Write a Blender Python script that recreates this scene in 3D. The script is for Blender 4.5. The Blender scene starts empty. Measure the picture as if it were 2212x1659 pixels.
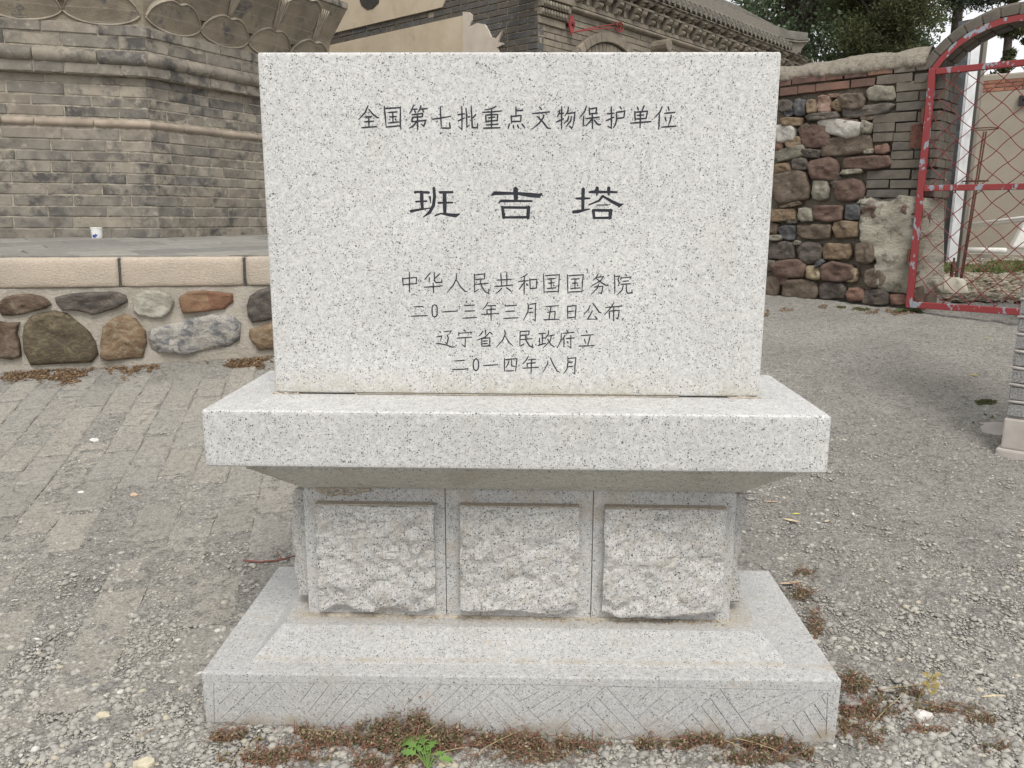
import bpy, bmesh, math, random
import numpy as np
from mathutils import Vector, Matrix, noise as mnoise
random.seed(7)
sc = bpy.context.scene
COL = sc.collection
# ------------------------------------------------------------------ camera
CX, CY, FPX = 1106.0, 829.5, 1777.0
YAW, PITCH, ROLL = math.radians(-1.44), math.radians(11.49), math.radians(.23)
CAM = np.array([.751, -1.692, 1.173])
FW = np.array([math.sin(YAW)*math.cos(PITCH), math.cos(YAW)*math.cos(PITCH), -math.sin(PITCH)])
R0 = np.array([math.cos(YAW), -math.sin(YAW), 0.]); U0 = np.cross(R0, FW)
RT = R0*math.cos(ROLL)+U0*math.sin(ROLL); UP = -R0*math.sin(ROLL)+U0*math.cos(ROLL)
cam = bpy.data.cameras.new('camera'); co = bpy.data.objects.new('camera', cam); COL.objects.link(co)
cam.sensor_width = 36; cam.lens = FPX/2212*36; cam.clip_end = 400; cam.clip_start = .02
co.matrix_world = Matrix(((RT[0], UP[0], -FW[0], CAM[0]), (RT[1], UP[1], -FW[1], CAM[1]), (RT[2], UP[2], -FW[2], CAM[2]), (0, 0, 0, 1)))
sc.camera = co
# ------------------------------------------------------------------ world and sun
SUN_EL, SUN_AZ = 54, 166      # degrees; azimuth of the sun measured clockwise from +Y
w = bpy.data.worlds.new('World'); sc.world = w; w.use_nodes = True
nt = w.node_tree; nt.nodes.clear()
out = nt.nodes.new('ShaderNodeOutputWorld'); bg = nt.nodes.new('ShaderNodeBackground')
sky = nt.nodes.new('ShaderNodeTexSky'); sky.sky_type = 'NISHITA'; sky.sun_disc = False
sky.sun_elevation = math.radians(SUN_EL); sky.sun_rotation = math.radians(SUN_AZ)
sky.air_density = 1.0; sky.dust_density = 4.0; sky.ozone_density = 1.0
hs = nt.nodes.new('ShaderNodeHueSaturation'); hs.inputs['Saturation'].default_value = .22
nt.links.new(sky.outputs[0], hs.inputs['Color'])
gm = nt.nodes.new('ShaderNodeMix'); gm.data_type = 'RGBA'; gm.inputs[0].default_value = .6; gm.inputs[7].default_value = (9.5, 9.5, 9.7, 1)   # even cloud cover
nt.links.new(hs.outputs[0], gm.inputs[6]); nt.links.new(gm.outputs[2], bg.inputs[0]); bg.inputs[1].default_value = .10
nt.links.new(bg.outputs[0], out.inputs[0])
sl = bpy.data.lights.new('sun', 'SUN'); so = bpy.data.objects.new('sun', sl); COL.objects.link(so)
sl.energy = 1.4; sl.angle = math.radians(22); sl.color = (1, .965, .91)
az, el = math.radians(SUN_AZ), math.radians(SUN_EL)
sd = Vector((math.sin(az)*math.cos(el), math.cos(az)*math.cos(el), math.sin(el)))
so.rotation_euler = sd.to_track_quat('Z', 'Y').to_euler()
sc.view_settings.view_transform = 'Standard'; sc.view_settings.look = 'None'; sc.view_settings.gamma = 1
sc.view_settings.exposure = 0.56
sc.view_settings.use_curve_mapping = False
sc.cycles.max_bounces = 6; sc.cycles.diffuse_bounces = 4

# ------------------------------------------------------------------ geometry helpers
def ray(px, py):
    return FW*FPX+RT*(px-CX)-UP*(py-CY)
def plan(px, Z):
    """ground-plan point seen at horizon column px and depth Z"""
    k = (px-CX)*math.cos(PITCH)/FPX
    return np.array([CAM[0]+Z*(k*math.cos(YAW)+math.sin(YAW)), CAM[1]+Z*(-k*math.sin(YAW)+math.cos(YAW))])
def pdir(vp):
    k = (vp-CX)*math.cos(PITCH)/FPX
    v = np.array([k*math.cos(YAW)+math.sin(YAW), -k*math.sin(YAW)+math.cos(YAW)]); return v/np.linalg.norm(v)
class Wall:
    def __init__(s, P, d):
        s.P = np.array(P, float); s.d = np.array(d, float)/np.linalg.norm(d)
        n = np.array([s.d[1], -s.d[0]])
        if n@(CAM[:2]-s.P) < 0: n = -n
        s.n = n; s.ang = math.atan2(s.d[1], s.d[0])
    def w(s, a, z, o=0.):
        p = s.P+s.d*a+s.n*o; return Vector((p[0], p[1], z))
    def px(s, px, py, o=0.):
        r = ray(px, py); P = s.P+s.n*o; t = ((P-CAM[:2])@s.n)/(r[:2]@s.n); q = CAM+r*t
        return float((q[:2]-P)@s.d), float(q[2])
def mesh(name, V, F, smooth=False):
    me = bpy.data.meshes.new(name); me.from_pydata([tuple(v) for v in V], [], F); me.update()
    if smooth: me.polygons.foreach_set('use_smooth', [True]*len(me.polygons))
    return me
def npmesh(name, V, F, smooth=False):
    """V (n,3) F (m,k) numpy"""
    me = bpy.data.meshes.new(name); V = np.asarray(V, np.float32); F = np.asarray(F, np.int32); m, k = F.shape
    me.vertices.add(len(V)); me.vertices.foreach_set('co', V.ravel())
    me.loops.add(m*k); me.loops.foreach_set('vertex_index', F.ravel())
    me.polygons.add(m); me.polygons.foreach_set('loop_start', np.arange(m, dtype=np.int32)*k)
    me.polygons.foreach_set('loop_total', np.full(m, k, np.int32))
    if smooth: me.polygons.foreach_set('use_smooth', np.ones(m, bool))
    me.update(calc_edges=True); me.validate(); return me
def link(name, me, mat=None, parent=None, mtx=None):
    o = bpy.data.objects.new(name, me); COL.objects.link(o)
    if mat is not None:
        if me.materials: pass
        else: me.materials.append(mat)
    if parent is not None: o.parent = parent
    if mtx is not None: o.matrix_basis = mtx
    return o
def tag(o, label=None, cat=None, group=None, kind=None):
    if label: o['label'] = label
    if cat: o['category'] = cat
    if group: o['group'] = group
    if kind: o['kind'] = kind
    return o
def thing(name, label, cat, group=None, loc=None):
    o = bpy.data.objects.new(name, None); COL.objects.link(o); o.empty_display_size = .1
    return tag(o, label, cat, group)      # Empty kept at the world origin: parts carry world coordinates
class MB:
    def __init__(s): s.V = []; s.F = []
    def add(s, V, F):
        b = len(s.V); s.V += [tuple(v) for v in V]; s.F += [tuple(i+b for i in f) for f in F]; return s
    def box(s, x0, x1, y0, y1, z0, z1):
        return s.add([(x0,y0,z0),(x1,y0,z0),(x1,y1,z0),(x0,y1,z0),(x0,y0,z1),(x1,y0,z1),(x1,y1,z1),(x0,y1,z1)],
                     [(0,3,2,1),(4,5,6,7),(0,1,5,4),(1,2,6,5),(2,3,7,6),(3,0,4,7)])
    def wbox(s, W, a0, a1, z0, z1, o0, o1):
        P = [W.w(a, z, o) for z in (z0, z1) for a, o in ((a0,o1),(a1,o1),(a1,o0),(a0,o0))]
        return s.add(P, [(0,3,2,1),(4,5,6,7),(0,1,5,4),(1,2,6,5),(2,3,7,6),(3,0,4,7)])
    def tube(s, pts, rad, n=8, cap=True):
        pts = [Vector(p) for p in pts]; b = len(s.V); m = len(pts)
        if not hasattr(rad, '__len__'): rad = [rad]*m
        t0 = (pts[1]-pts[0]).normalized(); ref = Vector((0, 0, 1)) if abs(t0.z) < .9 else Vector((1, 0, 0))
        u = t0.cross(ref).normalized()
        for i, p in enumerate(pts):
            t = (pts[min(i+1, m-1)]-pts[max(i-1, 0)]).normalized(); u = (u-t*u.dot(t)).normalized(); v = t.cross(u)
            for k in range(n):
                a = 2*math.pi*k/n; s.V.append(tuple(p+(u*math.cos(a)+v*math.sin(a))*rad[i]))
        for i in range(m-1):
            for k in range(n): s.F.append((b+i*n+k, b+i*n+(k+1) % n, b+(i+1)*n+(k+1) % n, b+(i+1)*n+k))
        if cap: s.F.append(tuple(b+k for k in range(n))[::-1]); s.F.append(tuple(b+(m-1)*n+k for k in range(n)))
        return s
    def prism(s, W, poly, o0, o1):
        """poly of (a,z) on wall W, extruded from offset o0 to o1"""
        n = len(poly); area = sum(poly[i][0]*poly[(i+1) % n][1]-poly[(i+1) % n][0]*poly[i][1] for i in range(n))
        P = [W.w(a, z, o0) for a, z in poly]+[W.w(a, z, o1) for a, z in poly]
        return s.add(P, [tuple(range(n))[::-1], tuple(range(n, 2*n))]+[(i, (i+1) % n, n+(i+1) % n, n+i) for i in range(n)])
    def mesh(s, name, smooth=False, fix=True):
        me = mesh(name, s.V, s.F, smooth)
        if fix:
            bm = bmesh.new(); bm.from_mesh(me); bmesh.ops.recalc_face_normals(bm, faces=bm.faces); bm.to_mesh(me); bm.free()
        return me
    def build(s, name, mat, parent=None, smooth=False, bevel=0, seg=2):
        me = s.mesh(name, smooth)
        if bevel:
            bm = bmesh.new(); bm.from_mesh(me)
            bmesh.ops.bevel(bm, geom=[e for e in bm.edges if len(e.link_faces) == 2 and e.calc_face_angle() > .5], offset=bevel, segments=seg, affect='EDGES', profile=.6)
            bm.to_mesh(me); bm.free()
        return link(name, me, mat, parent)
_T = np.random.RandomState(3).rand(256, 256)
def vn(x, y, sc_=1., seed=0):
    """numpy value noise 0..1"""
    x = np.asarray(x)*sc_+seed*17.3; y = np.asarray(y)*sc_+seed*31.7
    xi = np.floor(x).astype(int); yi = np.floor(y).astype(int); fx = x-xi; fy = y-yi
    fx = fx*fx*(3-2*fx); fy = fy*fy*(3-2*fy); g = lambda a, b: _T[a % 256, b % 256]
    return (g(xi, yi)*(1-fx)+g(xi+1, yi)*fx)*(1-fy)+(g(xi, yi+1)*(1-fx)+g(xi+1, yi+1)*fx)*fy

# ------------------------------------------------------------------ materials
class M:
    def __init__(s, name):
        s.m = bpy.data.materials.new(name); s.m.use_nodes = True; s.t = s.m.node_tree
        s.b = s.t.nodes['Principled BSDF']; s.b.inputs['Roughness'].default_value = .85
        s.b.inputs['Specular IOR Level'].default_value = .3
        s.geo = s.t.nodes.new('ShaderNodeNewGeometry'); s.pos = s.geo.outputs['Position']
        s._oi = None
    def L(s, a, b): s.t.links.new(a, b)
    def rnd(s):
        if s._oi is None: s._oi = s.t.nodes.new('ShaderNodeObjectInfo')
        return s._oi.outputs['Random']
    def island(s): return s.geo.outputs['Random Per Island']
    def mapv(s, scale=(1, 1, 1), vec=None, rot=(0, 0, 0)):
        n = s.t.nodes.new('ShaderNodeMapping'); n.inputs['Scale'].default_value = scale; n.inputs['Rotation'].default_value = rot
        s.L(vec or s.pos, n.inputs[0]); return n.outputs[0]
    def noise(s, scale, detail=2, rough=.5, vec=None, dist=0, w=None):
        n = s.t.nodes.new('ShaderNodeTexNoise'); n.inputs['Scale'].default_value = scale; n.inputs['Detail'].default_value = detail
        n.inputs['Roughness'].default_value = rough; n.inputs['Distortion'].default_value = dist; s.L(vec or s.pos, n.inputs['Vector'])
        return n.outputs[0]
    def onoise(s, scale, detail=2, rough=.5):
        """noise decorrelated per object"""
        a = s.t.nodes.new('ShaderNodeVectorMath'); a.operation = 'ADD'; c = s.t.nodes.new('ShaderNodeCombineXYZ')
        mu = s.math('MULTIPLY', s.rnd(), 37.); s.L(mu, c.inputs[0]); s.L(mu, c.inputs[2]); s.L(s.pos, a.inputs[0]); s.L(c.outputs[0], a.inputs[1])
        return s.noise(scale, detail, rough, a.outputs[0])
    def voro(s, scale, feature='F1', out=0, vec=None):
        n = s.t.nodes.new('ShaderNodeTexVoronoi'); n.feature = feature; n.inputs['Scale'].default_value = scale
        s.L(vec or s.pos, n.inputs['Vector']); return n.outputs[out]
    def ramp(s, fac, stops, const=False):
        n = s.t.nodes.new('ShaderNodeValToRGB'); r = n.color_ramp
        if const: r.interpolation = 'CONSTANT'
        while len(r.elements) < len(stops): r.elements.new(.5)
        for e, (p, c) in zip(r.elements, stops):
            e.position = p; e.color = (c, c, c, 1) if not hasattr(c, '__len__') else (*c, 1)
        s.L(fac, n.inputs[0]); return n.outputs[0]
    def mix(s, f, a, b, mode='MIX'):
        n = s.t.nodes.new('ShaderNodeMix'); n.data_type = 'RGBA'; n.blend_type = mode
        for i, v in ((0, f), (6, a), (7, b)):
            if hasattr(v, 'is_linked') or hasattr(v, 'links'): s.L(v, n.inputs[i])
            elif i == 0: n.inputs[0].default_value = v
            else: n.inputs[i].default_value = (*v, 1) if hasattr(v, '__len__') else (v, v, v, 1)
        return n.outputs[2]
    def math(s, op, a, b=0., clamp=False):
        n = s.t.nodes.new('ShaderNodeMath'); n.operation = op; n.use_clamp = clamp
        for i, v in ((0, a), (1, b)):
            if hasattr(v, 'links'): s.L(v, n.inputs[i])
            else: n.inputs[i].default_value = v
        return n.outputs[0]
    def bump(s, h, strength=.5, dist=.01):
        n = s.t.nodes.new('ShaderNodeBump'); n.inputs['Strength'].default_value = strength; n.inputs['Distance'].default_value = dist
        s.L(h, n.inputs['Height']); s.L(n.outputs[0], s.b.inputs['Normal']); return s
    def col(s, c):
        if hasattr(c, 'links'): s.L(c, s.b.inputs['Base Color'])
        else: s.b.inputs['Base Color'].default_value = (*c, 1)
        return s
    def rough(s, r): s.b.inputs['Roughness'].default_value = r; return s
    def metal(s, r): s.b.inputs['Metallic'].default_value = r; return s

def simple(name, c, rough=.7, nscale=30, var=.25, metal=0, bump=.2):
    m = M(name); n = m.noise(nscale, 4); lo = tuple(x*(1-var) for x in c); hi = tuple(min(1, x*(1+var)) for x in c)
    m.col(m.ramp(n, [(.3, lo), (.7, hi)])).rough(rough).metal(metal)
    if bump: m.bump(n, bump, .003)
    return m.m
def brickmat(name, cols, stain=(.1, .1, .1), stain_amt=.5, nsc=3., bump=.5, pale=None, grain=220):
    m = M(name); k = len(cols)
    c = m.ramp(m.rnd(), [(i/k, cc) for i, cc in enumerate(cols)])
    c = m.mix(.55, c, m.ramp(m.onoise(9, 4, .6), [(.3, .5), (.7, 1.25)]), 'MULTIPLY')
    st = m.ramp(m.onoise(nsc*2.6, 5, .65), [(.47, 0.), (.62, 1.)])
    gate = m.ramp(m.noise(nsc*.55, 3, .6), [(.36, 0.), (.55, 1.)])
    f = m.math('MULTIPLY', m.math('MULTIPLY', st, gate), stain_amt)
    c = m.mix(f, c, stain)
    if pale:
        f2 = m.math('MULTIPLY', m.ramp(m.noise(nsc*5, 5, .65), [(.6, 0.), (.72, 1.)]), .7); c = m.mix(f2, c, pale)
    g = m.noise(grain, 3, .7); c = m.mix(.35, c, m.ramp(g, [(.3, .6), (.7, 1.3)]), 'MULTIPLY')
    m.col(c).rough(.95); h = m.math('ADD', m.math('MULTIPLY', g, .25), m.noise(35, 5, .65)); m.bump(h, bump, .006); return m.m
def granite(name, base=.60, tint=(1., .99, .955), speck=.50, rough_bump=.05, dust=None, dark=.55, fine=1.0, scale=1.):
    m = M(name)
    c = m.ramp(m.noise(75*scale, 4, .6), [(.3, tuple(base*.84*t for t in tint)), (.7, tuple(min(.9, base*1.13)*t for t in tint))])
    yl = m.ramp(m.noise(110*scale, 2), [(.62, 0.), (.72, 1.)]); c = m.mix(m.math('MULTIPLY', yl, .25), c, (.72, .68, .58))
    mid = m.ramp(m.noise(170*scale, 3, .6), [(.5, 0.), (.62, 1.)]); c = m.mix(m.math('MULTIPLY', mid, .38*fine), c, (base*.6,)*3)
    for vs, th, amt in ((235*scale, speck*.42, 1.), (400*scale, speck*.42, .85)):
        wv = m.t.nodes.new('ShaderNodeVectorMath'); wv.operation = 'MULTIPLY_ADD'; nz = m.t.nodes.new('ShaderNodeTexNoise'); nz.inputs['Scale'].default_value = 160; m.L(m.pos, nz.inputs['Vector'])
        m.L(nz.outputs[1], wv.inputs[0]); wv.inputs[1].default_value = (.009,)*3; m.L(m.pos, wv.inputs[2])
        vo = m.t.nodes.new('ShaderNodeTexVoronoi'); vo.inputs['Scale'].default_value = vs; m.L(wv.outputs[0], vo.inputs['Vector'])
        sx = m.t.nodes.new('ShaderNodeSeparateColor'); m.L(vo.outputs['Color'], sx.inputs[0])
        d_ = m.math('ADD', vo.outputs['Distance'], m.math('MULTIPLY', sx.outputs[0], .55))
        sp = m.ramp(d_, [(th+.10, 1.), (th+.26, 0.)])
        cl = m.ramp(m.noise(38*scale, 3, .6), [(.34, .35), (.55, 1.)])
        c = m.mix(m.math('MULTIPLY', m.math('MULTIPLY', sp, cl), min(1, dark*1.75)*amt), c, (.04, .04, .042))
    if dust:
        d = m.ramp(m.noise(dust[0], 4, .65), [(dust[1], 0.), (dust[1]+.14, 1.)]); c = m.mix(m.math('MULTIPLY', d, dust[2]), c, dust[3])
    big = m.ramp(m.noise(2.3, 4, .6), [(.3, .90), (.7, 1.04)]); c = m.mix(1., c, big, 'MULTIPLY')
    stn = m.ramp(m.noise(5.5, 6, .7, m.mapv((1, 1, .35))), [(.56, 0.), (.72, 1.)]); c = m.mix(m.math('MULTIPLY', stn, .16), c, (.36, .34, .29))
    fl = m.ramp(m.noise(31, 3, .6), [(.715, 0.), (.74, 1.)]); c = m.mix(m.math('MULTIPLY', fl, .5), c, (.42, .34, .25))
    if name == 'granite_stele':     # damp grime just above the bed joint
        sz = m.t.nodes.new('ShaderNodeSeparateXYZ'); m.L(m.pos, sz.inputs[0]); g_ = m.math('MULTIPLY', m.ramp(m.math('SUBTRACT', sz.outputs[2], .75), [(0., .8), (.03, .35), (.07, 0.)]), m.ramp(m.noise(14, 4, .7), [(.35, 0.), (.6, 1.)])); c = m.mix(g_, c, (.40, .37, .28))
    if name == 'granite_base':      # sandy dirt washed down round the pedestal foot
        sp3 = m.t.nodes.new('ShaderNodeSeparateXYZ'); m.L(m.pos, sp3.inputs[0])
        f = m.math('MULTIPLY', m.ramp(sp3.outputs[1], [(.165, 0.), (.215, 1.), (.4, 1.), (.45, 0.)]), m.ramp(m.noise(22, 5, .7), [(.36, 0.), (.56, .85)]))
        fx_ = m.ramp(sp3.outputs[0], [(.13, 0.), (.19, 1.), (.9, 1.)]); fx2 = m.ramp(m.math('SUBTRACT', sp3.outputs[0], 1.), [(.25, 1.), (.33, 0.)])
        f = m.math('MULTIPLY', f, m.math('MULTIPLY', fx_, fx2)); c = m.mix(f, c, (.40, .345, .26))
        fz = m.math('MULTIPLY', m.ramp(sp3.outputs[1], [(.048, 0.), (.058, 1.), (.068, 0.)]), m.ramp(m.noise(18, 5, .7), [(.42, 0.), (.6, .8)])); c = m.mix(fz, c, (.36, .31, .23))
        fb = m.math('MULTIPLY', m.ramp(sp3.outputs[2], [(.02, .8), (.06, 0.)]), m.ramp(m.noise(16, 5, .7), [(.42, 0.), (.62, 1.)])); c = m.mix(fb, c, (.30, .255, .19))
    m.col(c).rough(.6)
    m.bump(m.math('ADD', m.noise(400, 3, .7), m.math('MULTIPLY', m.noise(60, 4), .5)), rough_bump, .004); return m.m
# ------------------------------------------------------------------ layout walls
WT = Wall((lambda p: p)(plan(0, 4.36)), plan(584, 4.62)-plan(0, 4.36))          # terrace retaining wall face
PC = plan(338, 6.2)                                                            # pagoda corner
dv = lambda deg: np.array([math.sin(YAW+math.radians(deg)), math.cos(YAW+math.radians(deg))])
WL = Wall(PC, dv(72)); WR = Wall(PC, dv(27))                                    # pagoda faces (WL runs to negative a)
dW = -pdir(-950); WS = Wall(plan(1800, 6.06), dW)                               # rubble wall and gate
BC = plan(1156, 9.0); WBL = Wall(BC, -pdir(-920)); WBF = Wall(BC, pdir(2664))   # temple: gable wall runs to negative a, front wall to positive
# ------------------------------------------------------------------ ground
def gh(x, y):
    x = np.asarray(x, float); y = np.asarray(y, float)
    z = np.interp(y, [-30, -3, -1, 0, 1.66, 2.75, 3.7, 4.45, 6, 12, 60, 300], [-1.6, -.30, -.09, -.002, .195, .37, .515, .585, .63, .68, 1.2, 3.])
    z = z+.022*np.clip(1-x/.9, 0, 1)*np.exp(-(y/.6)**2)
    z = z+.012*(vn(x, y, 1.3, 2)-.5)+.007*(vn(x, y, 5, 5)-.5)
    return z
def g1(x, y): return float(gh(x, y))
def onground(px, py, it=14):
    px = np.asarray(px, float); py = np.asarray(py, float)
    d = FW[None]*FPX+RT[None]*(px-CX)[:, None]-UP[None]*(py-CY)[:, None]
    z = np.full(len(px), .2)
    for _ in range(it):
        t = (z-CAM[2])/d[:, 2]; q = CAM+d*t[:, None]; z = .35*z+.65*gh(q[:, 0], q[:, 1])
    return np.stack([q[:, 0], q[:, 1], gh(q[:, 0], q[:, 1])], 1)
def gp(px, py): return onground([px], [py])[0]

mg = M('ground_gravel')
a = mg.ramp(mg.noise(2.2, 5, .6), [(.3, (.46, .438, .388)), (.7, (.60, .573, .512))])
a = mg.mix(.55, a, mg.ramp(mg.noise(90, 5, .7), [(.3, .6), (.68, 1.35)]), 'MULTIPLY')
vv = mg.voro(130); a = mg.mix(.65, a, mg.ramp(vv, [(.0, 1.15), (.5, 1.), (.8, .55)]), 'MULTIPLY')
a = mg.mix(.8, a, mg.ramp(mg.noise(38, 6, .85), [(.38, .42), (.48, .95), (.66, 1.3)]), 'MULTIPLY')
yl = mg.ramp(mg.noise(55, 2), [(.68, 0.), (.74, 1.)]); a = mg.mix(mg.math('MULTIPLY', yl, .5), a, (.42, .37, .27))
mg.col(a).rough(.95)
hh = mg.math('ADD', mg.math('MULTIPLY', vv, -.6), mg.math('ADD', mg.noise(260, 4, .7), mg.math('MULTIPLY', mg.noise(22, 5, .7), 1.6)))
mg.bump(hh, 1., .022)
xs = np.concatenate([-np.geomspace(60, 3.6, 26), np.arange(-3.5, 4.7, .022), np.geomspace(4.8, 90, 26)])
ys = np.concatenate([-np.geomspace(30, 1.9, 14), np.arange(-1.8, 6.4, .022), np.geomspace(6.5, 280, 40)])
X, Y = np.meshgrid(xs, ys); Zg = gh(X, Y)
near = np.clip((7-Y)/2, 0, 1)
Zg = Zg+near*(.008*(vn(X, Y, 26, 7)-.5)+.007*(vn(X, Y, 12, 8)-.5)+.008*(vn(X, Y, 45, 9)-.5))
nx, ny = len(xs), len(ys); idx = np.arange(nx*ny).reshape(ny, nx)
F = np.stack([idx[:-1, :-1], idx[:-1, 1:], idx[1:, 1:], idx[1:, :-1]], -1).reshape(-1, 4)
ground = link('ground', npmesh('ground', np.stack([X, Y, Zg], -1).reshape(-1, 3), F, True), mg.m)
tag(ground, 'grey gravelly ground sloping up behind the granite monument', kind='structure')

# pebbles lying on the ground
ico = bmesh.new(); bmesh.ops.create_icosphere(ico, subdivisions=1, radius=1); 
IV = np.array([v.co[:] for v in ico.verts]); IF = np.array([[v.index for v in f.verts] for f in ico.faces]); ico.free()
def rocks(name, P, size, mat, seed=0, flat=(.35, .7), label='', sink=.2, parent=None):
    r = np.random.RandomState(seed); n = len(P)
    sx = size*r.uniform(.8, 1.5, n); sy = size*r.uniform(.6, 1., n); sz = size*r.uniform(*flat, n); a = r.uniform(0, 6.28, n)
    V = IV[None]*(1+r.uniform(-.22, .22, (n, len(IV), 1)))
    x = V[..., 0]*sx[:, None]; y = V[..., 1]*sy[:, None]; z = V[..., 2]*sz[:, None]
    c, s_ = np.cos(a)[:, None], np.sin(a)[:, None]
    W = np.stack([x*c-y*s_+P[:, None, 0], x*s_+y*c+P[:, None, 1], z+P[:, None, 2]+(sz*sink)[:, None]], -1)
    Fc = (IF[None]+(np.arange(n)*len(IV))[:, None, None]).reshape(-1, 3)
    return link(name, npmesh(name, W.reshape(-1, 3), Fc, True), mat, parent)
mp = M('pebble'); c = mp.ramp(mp.island(), [(0, (.27, .258, .23)), (.25, (.345, .33, .295)), (.5, (.40, .38, .335)), (.7, (.31, .30, .27)), (.96, (.42, .38, .30)), (.985, (.55, .53, .49))], True)
c = mp.mix(.3, c, mp.ramp(mp.noise(400, 3), [(.3, .7), (.7, 1.3)]), 'MULTIPLY'); mp.col(c).rough(.9)
rs = np.random.RandomState(11)
def free(P):
    x, y = P[:, 0], P[:, 1]
    inside = (x > -.01) & (x < 1.46) & (y > -.005) & (y < .6)
    a = (P[:, :2]-WT.P)@WT.n
    b = (P[:, :2]-WS.P)@WS.n
    return ~inside & ((a > .03) | (x > .6)) & ((b > .03)) & (y < 7)
px = rs.uniform(-650, 2850, 120000); py = 680+rs.uniform(0, 1, 120000)**.72*990
P = onground(px, py); k = free(P); P = P[k]; pyk = py[k]
dens = vn(P[:, 0], P[:, 1], 2.1, 4)*.55+vn(P[:, 0], P[:, 1], 7, 6)*.6+np.clip((pyk-1000)/1100, -.25, .35)
k = rs.uniform(0, 1, len(P)) < np.clip((dens-.42)*2.2, .10, 1); P = P[k]
size = np.minimum(.0022*np.exp(np.abs(rs.normal(0, .62, len(P)))), .012)
px = rs.uniform(-650, 2850, 36000); py = rs.uniform(645, 1050, 36000); P2 = onground(px, py); P2 = P2[free(P2)]; kk = rs.uniform(0, 1, len(P2)) < .25+vn(P2[:, 0], P2[:, 1], 3, 8)*.8; P2 = P2[kk]
P = np.concatenate([P, P2]); size = np.concatenate([size, rs.uniform(.0025, .0065, len(P2))])
pe = rocks('pebbles', P, size, mp.m, 5, sink=.05); tag(pe, 'loose grey pebbles strewn over the ground round the monument', 'pebbles', kind='stuff')
px = rs.uniform(-650, 2850, 1350); py = 1150+rs.uniform(0, 1, 1350)**.6*520
P = onground(px, py); P = P[free(P)]; size = rs.uniform(.007, .0135, len(P))
pe = rocks('larger_pebbles', P, size, mp.m, 6, sink=.1); tag(pe, 'larger rounded grey stones lying among the gravel near the plinth', 'stones', kind='stuff')

# worn paving bricks, left of the monument
J0, J1 = gp(176, 902), gp(252, 800); pd = (J1-J0)[:2]; pd /= np.linalg.norm(pd); pn = np.array([pd[1], -pd[0]])
mpb = M('worn_paving_brick'); c = mpb.ramp(mpb.rnd(), [(0, (.30, .285, .25)), (.35, (.35, .325, .28)), (.65, (.325, .31, .275)), (1, (.375, .345, .295))])
c = mpb.mix(.5, c, mpb.ramp(mpb.noise(90, 5, .7), [(.3, .6), (.7, 1.35)]), 'MULTIPLY'); vv = mpb.voro(150); c = mpb.mix(.7, c, mpb.ramp(mpb.noise(38, 6, .85), [(.38, .5), (.48, .95), (.66, 1.25)]), 'MULTIPLY'); c = mpb.mix(.5, c, mpb.ramp(vv, [(.0, 1.15), (.45, 1), (.8, .5)]), 'MULTIPLY')
mpb.col(c).rough(.95); mpb.bump(mpb.math('ADD', mpb.math('MULTIPLY', vv, -.4), mpb.noise(120, 5, .7)), .8, .01)
W_, L_ = .135, .285; nb = 0
for i in range(-9, 22):
    for j in range(-9, 8):
        u = (j+(.5 if i % 2 else 0)+random.uniform(-.06, .06))*L_; v = i*W_
        c0 = J0[:2]+pd*u+pn*v; x, y = c0
        if y < -.15 or x > .1+.2*(y-.5) or x < -2.9: continue
        if (c0-WT.P)@WT.n < .22: continue
        lift = .0075*max(.62, min(1, (y+.3)/1.8))*random.uniform(.4, 1.15)-(.005 if random.random() < .2 else 0)
        if random.random() < (.38 if y < 1.1 else .08): continue
        L = L_*random.uniform(.93, 1.0)-.005; n = 5; b = MB(); top = []; 
        ring = [(-.5+k/4, -.5) for k in range(5)]+[(.5, 0.)]+[(.5-k/4, .5) for k in range(5)]+[(-.5, 0.)]
        outp = []; inp = []; low = []
        for (uu, ww) in ring:
            ju, jv = random.uniform(-.006, .006), random.uniform(-.005, .005)
            for lst, sc0, dz in ((low, 1.0, -.02), (outp, 1.0, lift*.35), (inp, .9, lift)):
                q = c0+pd*(uu*L*sc0+ju)+pn*(ww*(W_-.004)*sc0+jv); lst.append((q[0], q[1], g1(*q)+dz))
        m_ = len(ring); cc = (x, y, g1(x, y)+lift+.001)
        b.add(low+outp+inp+[cc], [(k, (k+1) % m_, m_+(k+1) % m_, m_+k) for k in range(m_)]+[(m_+k, m_+(k+1) % m_, 2*m_+(k+1) % m_, 2*m_+k) for k in range(m_)]+[(2*m_+k, 2*m_+(k+1) % m_, 3*m_) for k in range(m_)])
        b.build('paving_brick', mpb.m, ground, smooth=False); nb += 1
print('paving bricks', nb)

# ------------------------------------------------------------------ monument
g_stele = granite('granite_stele', .60, speck=.58)
g_cap = granite('granite_cap', .575, speck=.58)
g_base = granite('granite_base', .48, tint=(1., .99, .955), speck=.56, dark=.5, dust=(16, .60, .6, (.42, .36, .28)), rough_bump=.2, fine=1.3)
g_ped = granite('granite_pedestal', .50, speck=.62, dust=(9, .50, .55, (.40, .35, .27)))
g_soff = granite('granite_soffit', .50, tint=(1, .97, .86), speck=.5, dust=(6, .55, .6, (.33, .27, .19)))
g_rock = granite('granite_rockface', .60, tint=(1, .98, .93), speck=.68, dark=.75, dust=(26, .52, .36, (.44, .38, .29)), rough_bump=.9, fine=1.6)
paint = simple('engraving_black', (.025, .027, .035), .45, 90, .3, bump=.1)
mortar = simple('mortar_tan', (.36, .32, .26), .95, 120, .3, bump=.6)
mon = thing('stone_monument', 'white speckled granite heritage tablet with black engraved characters on a stepped plinth', 'monument')
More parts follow.
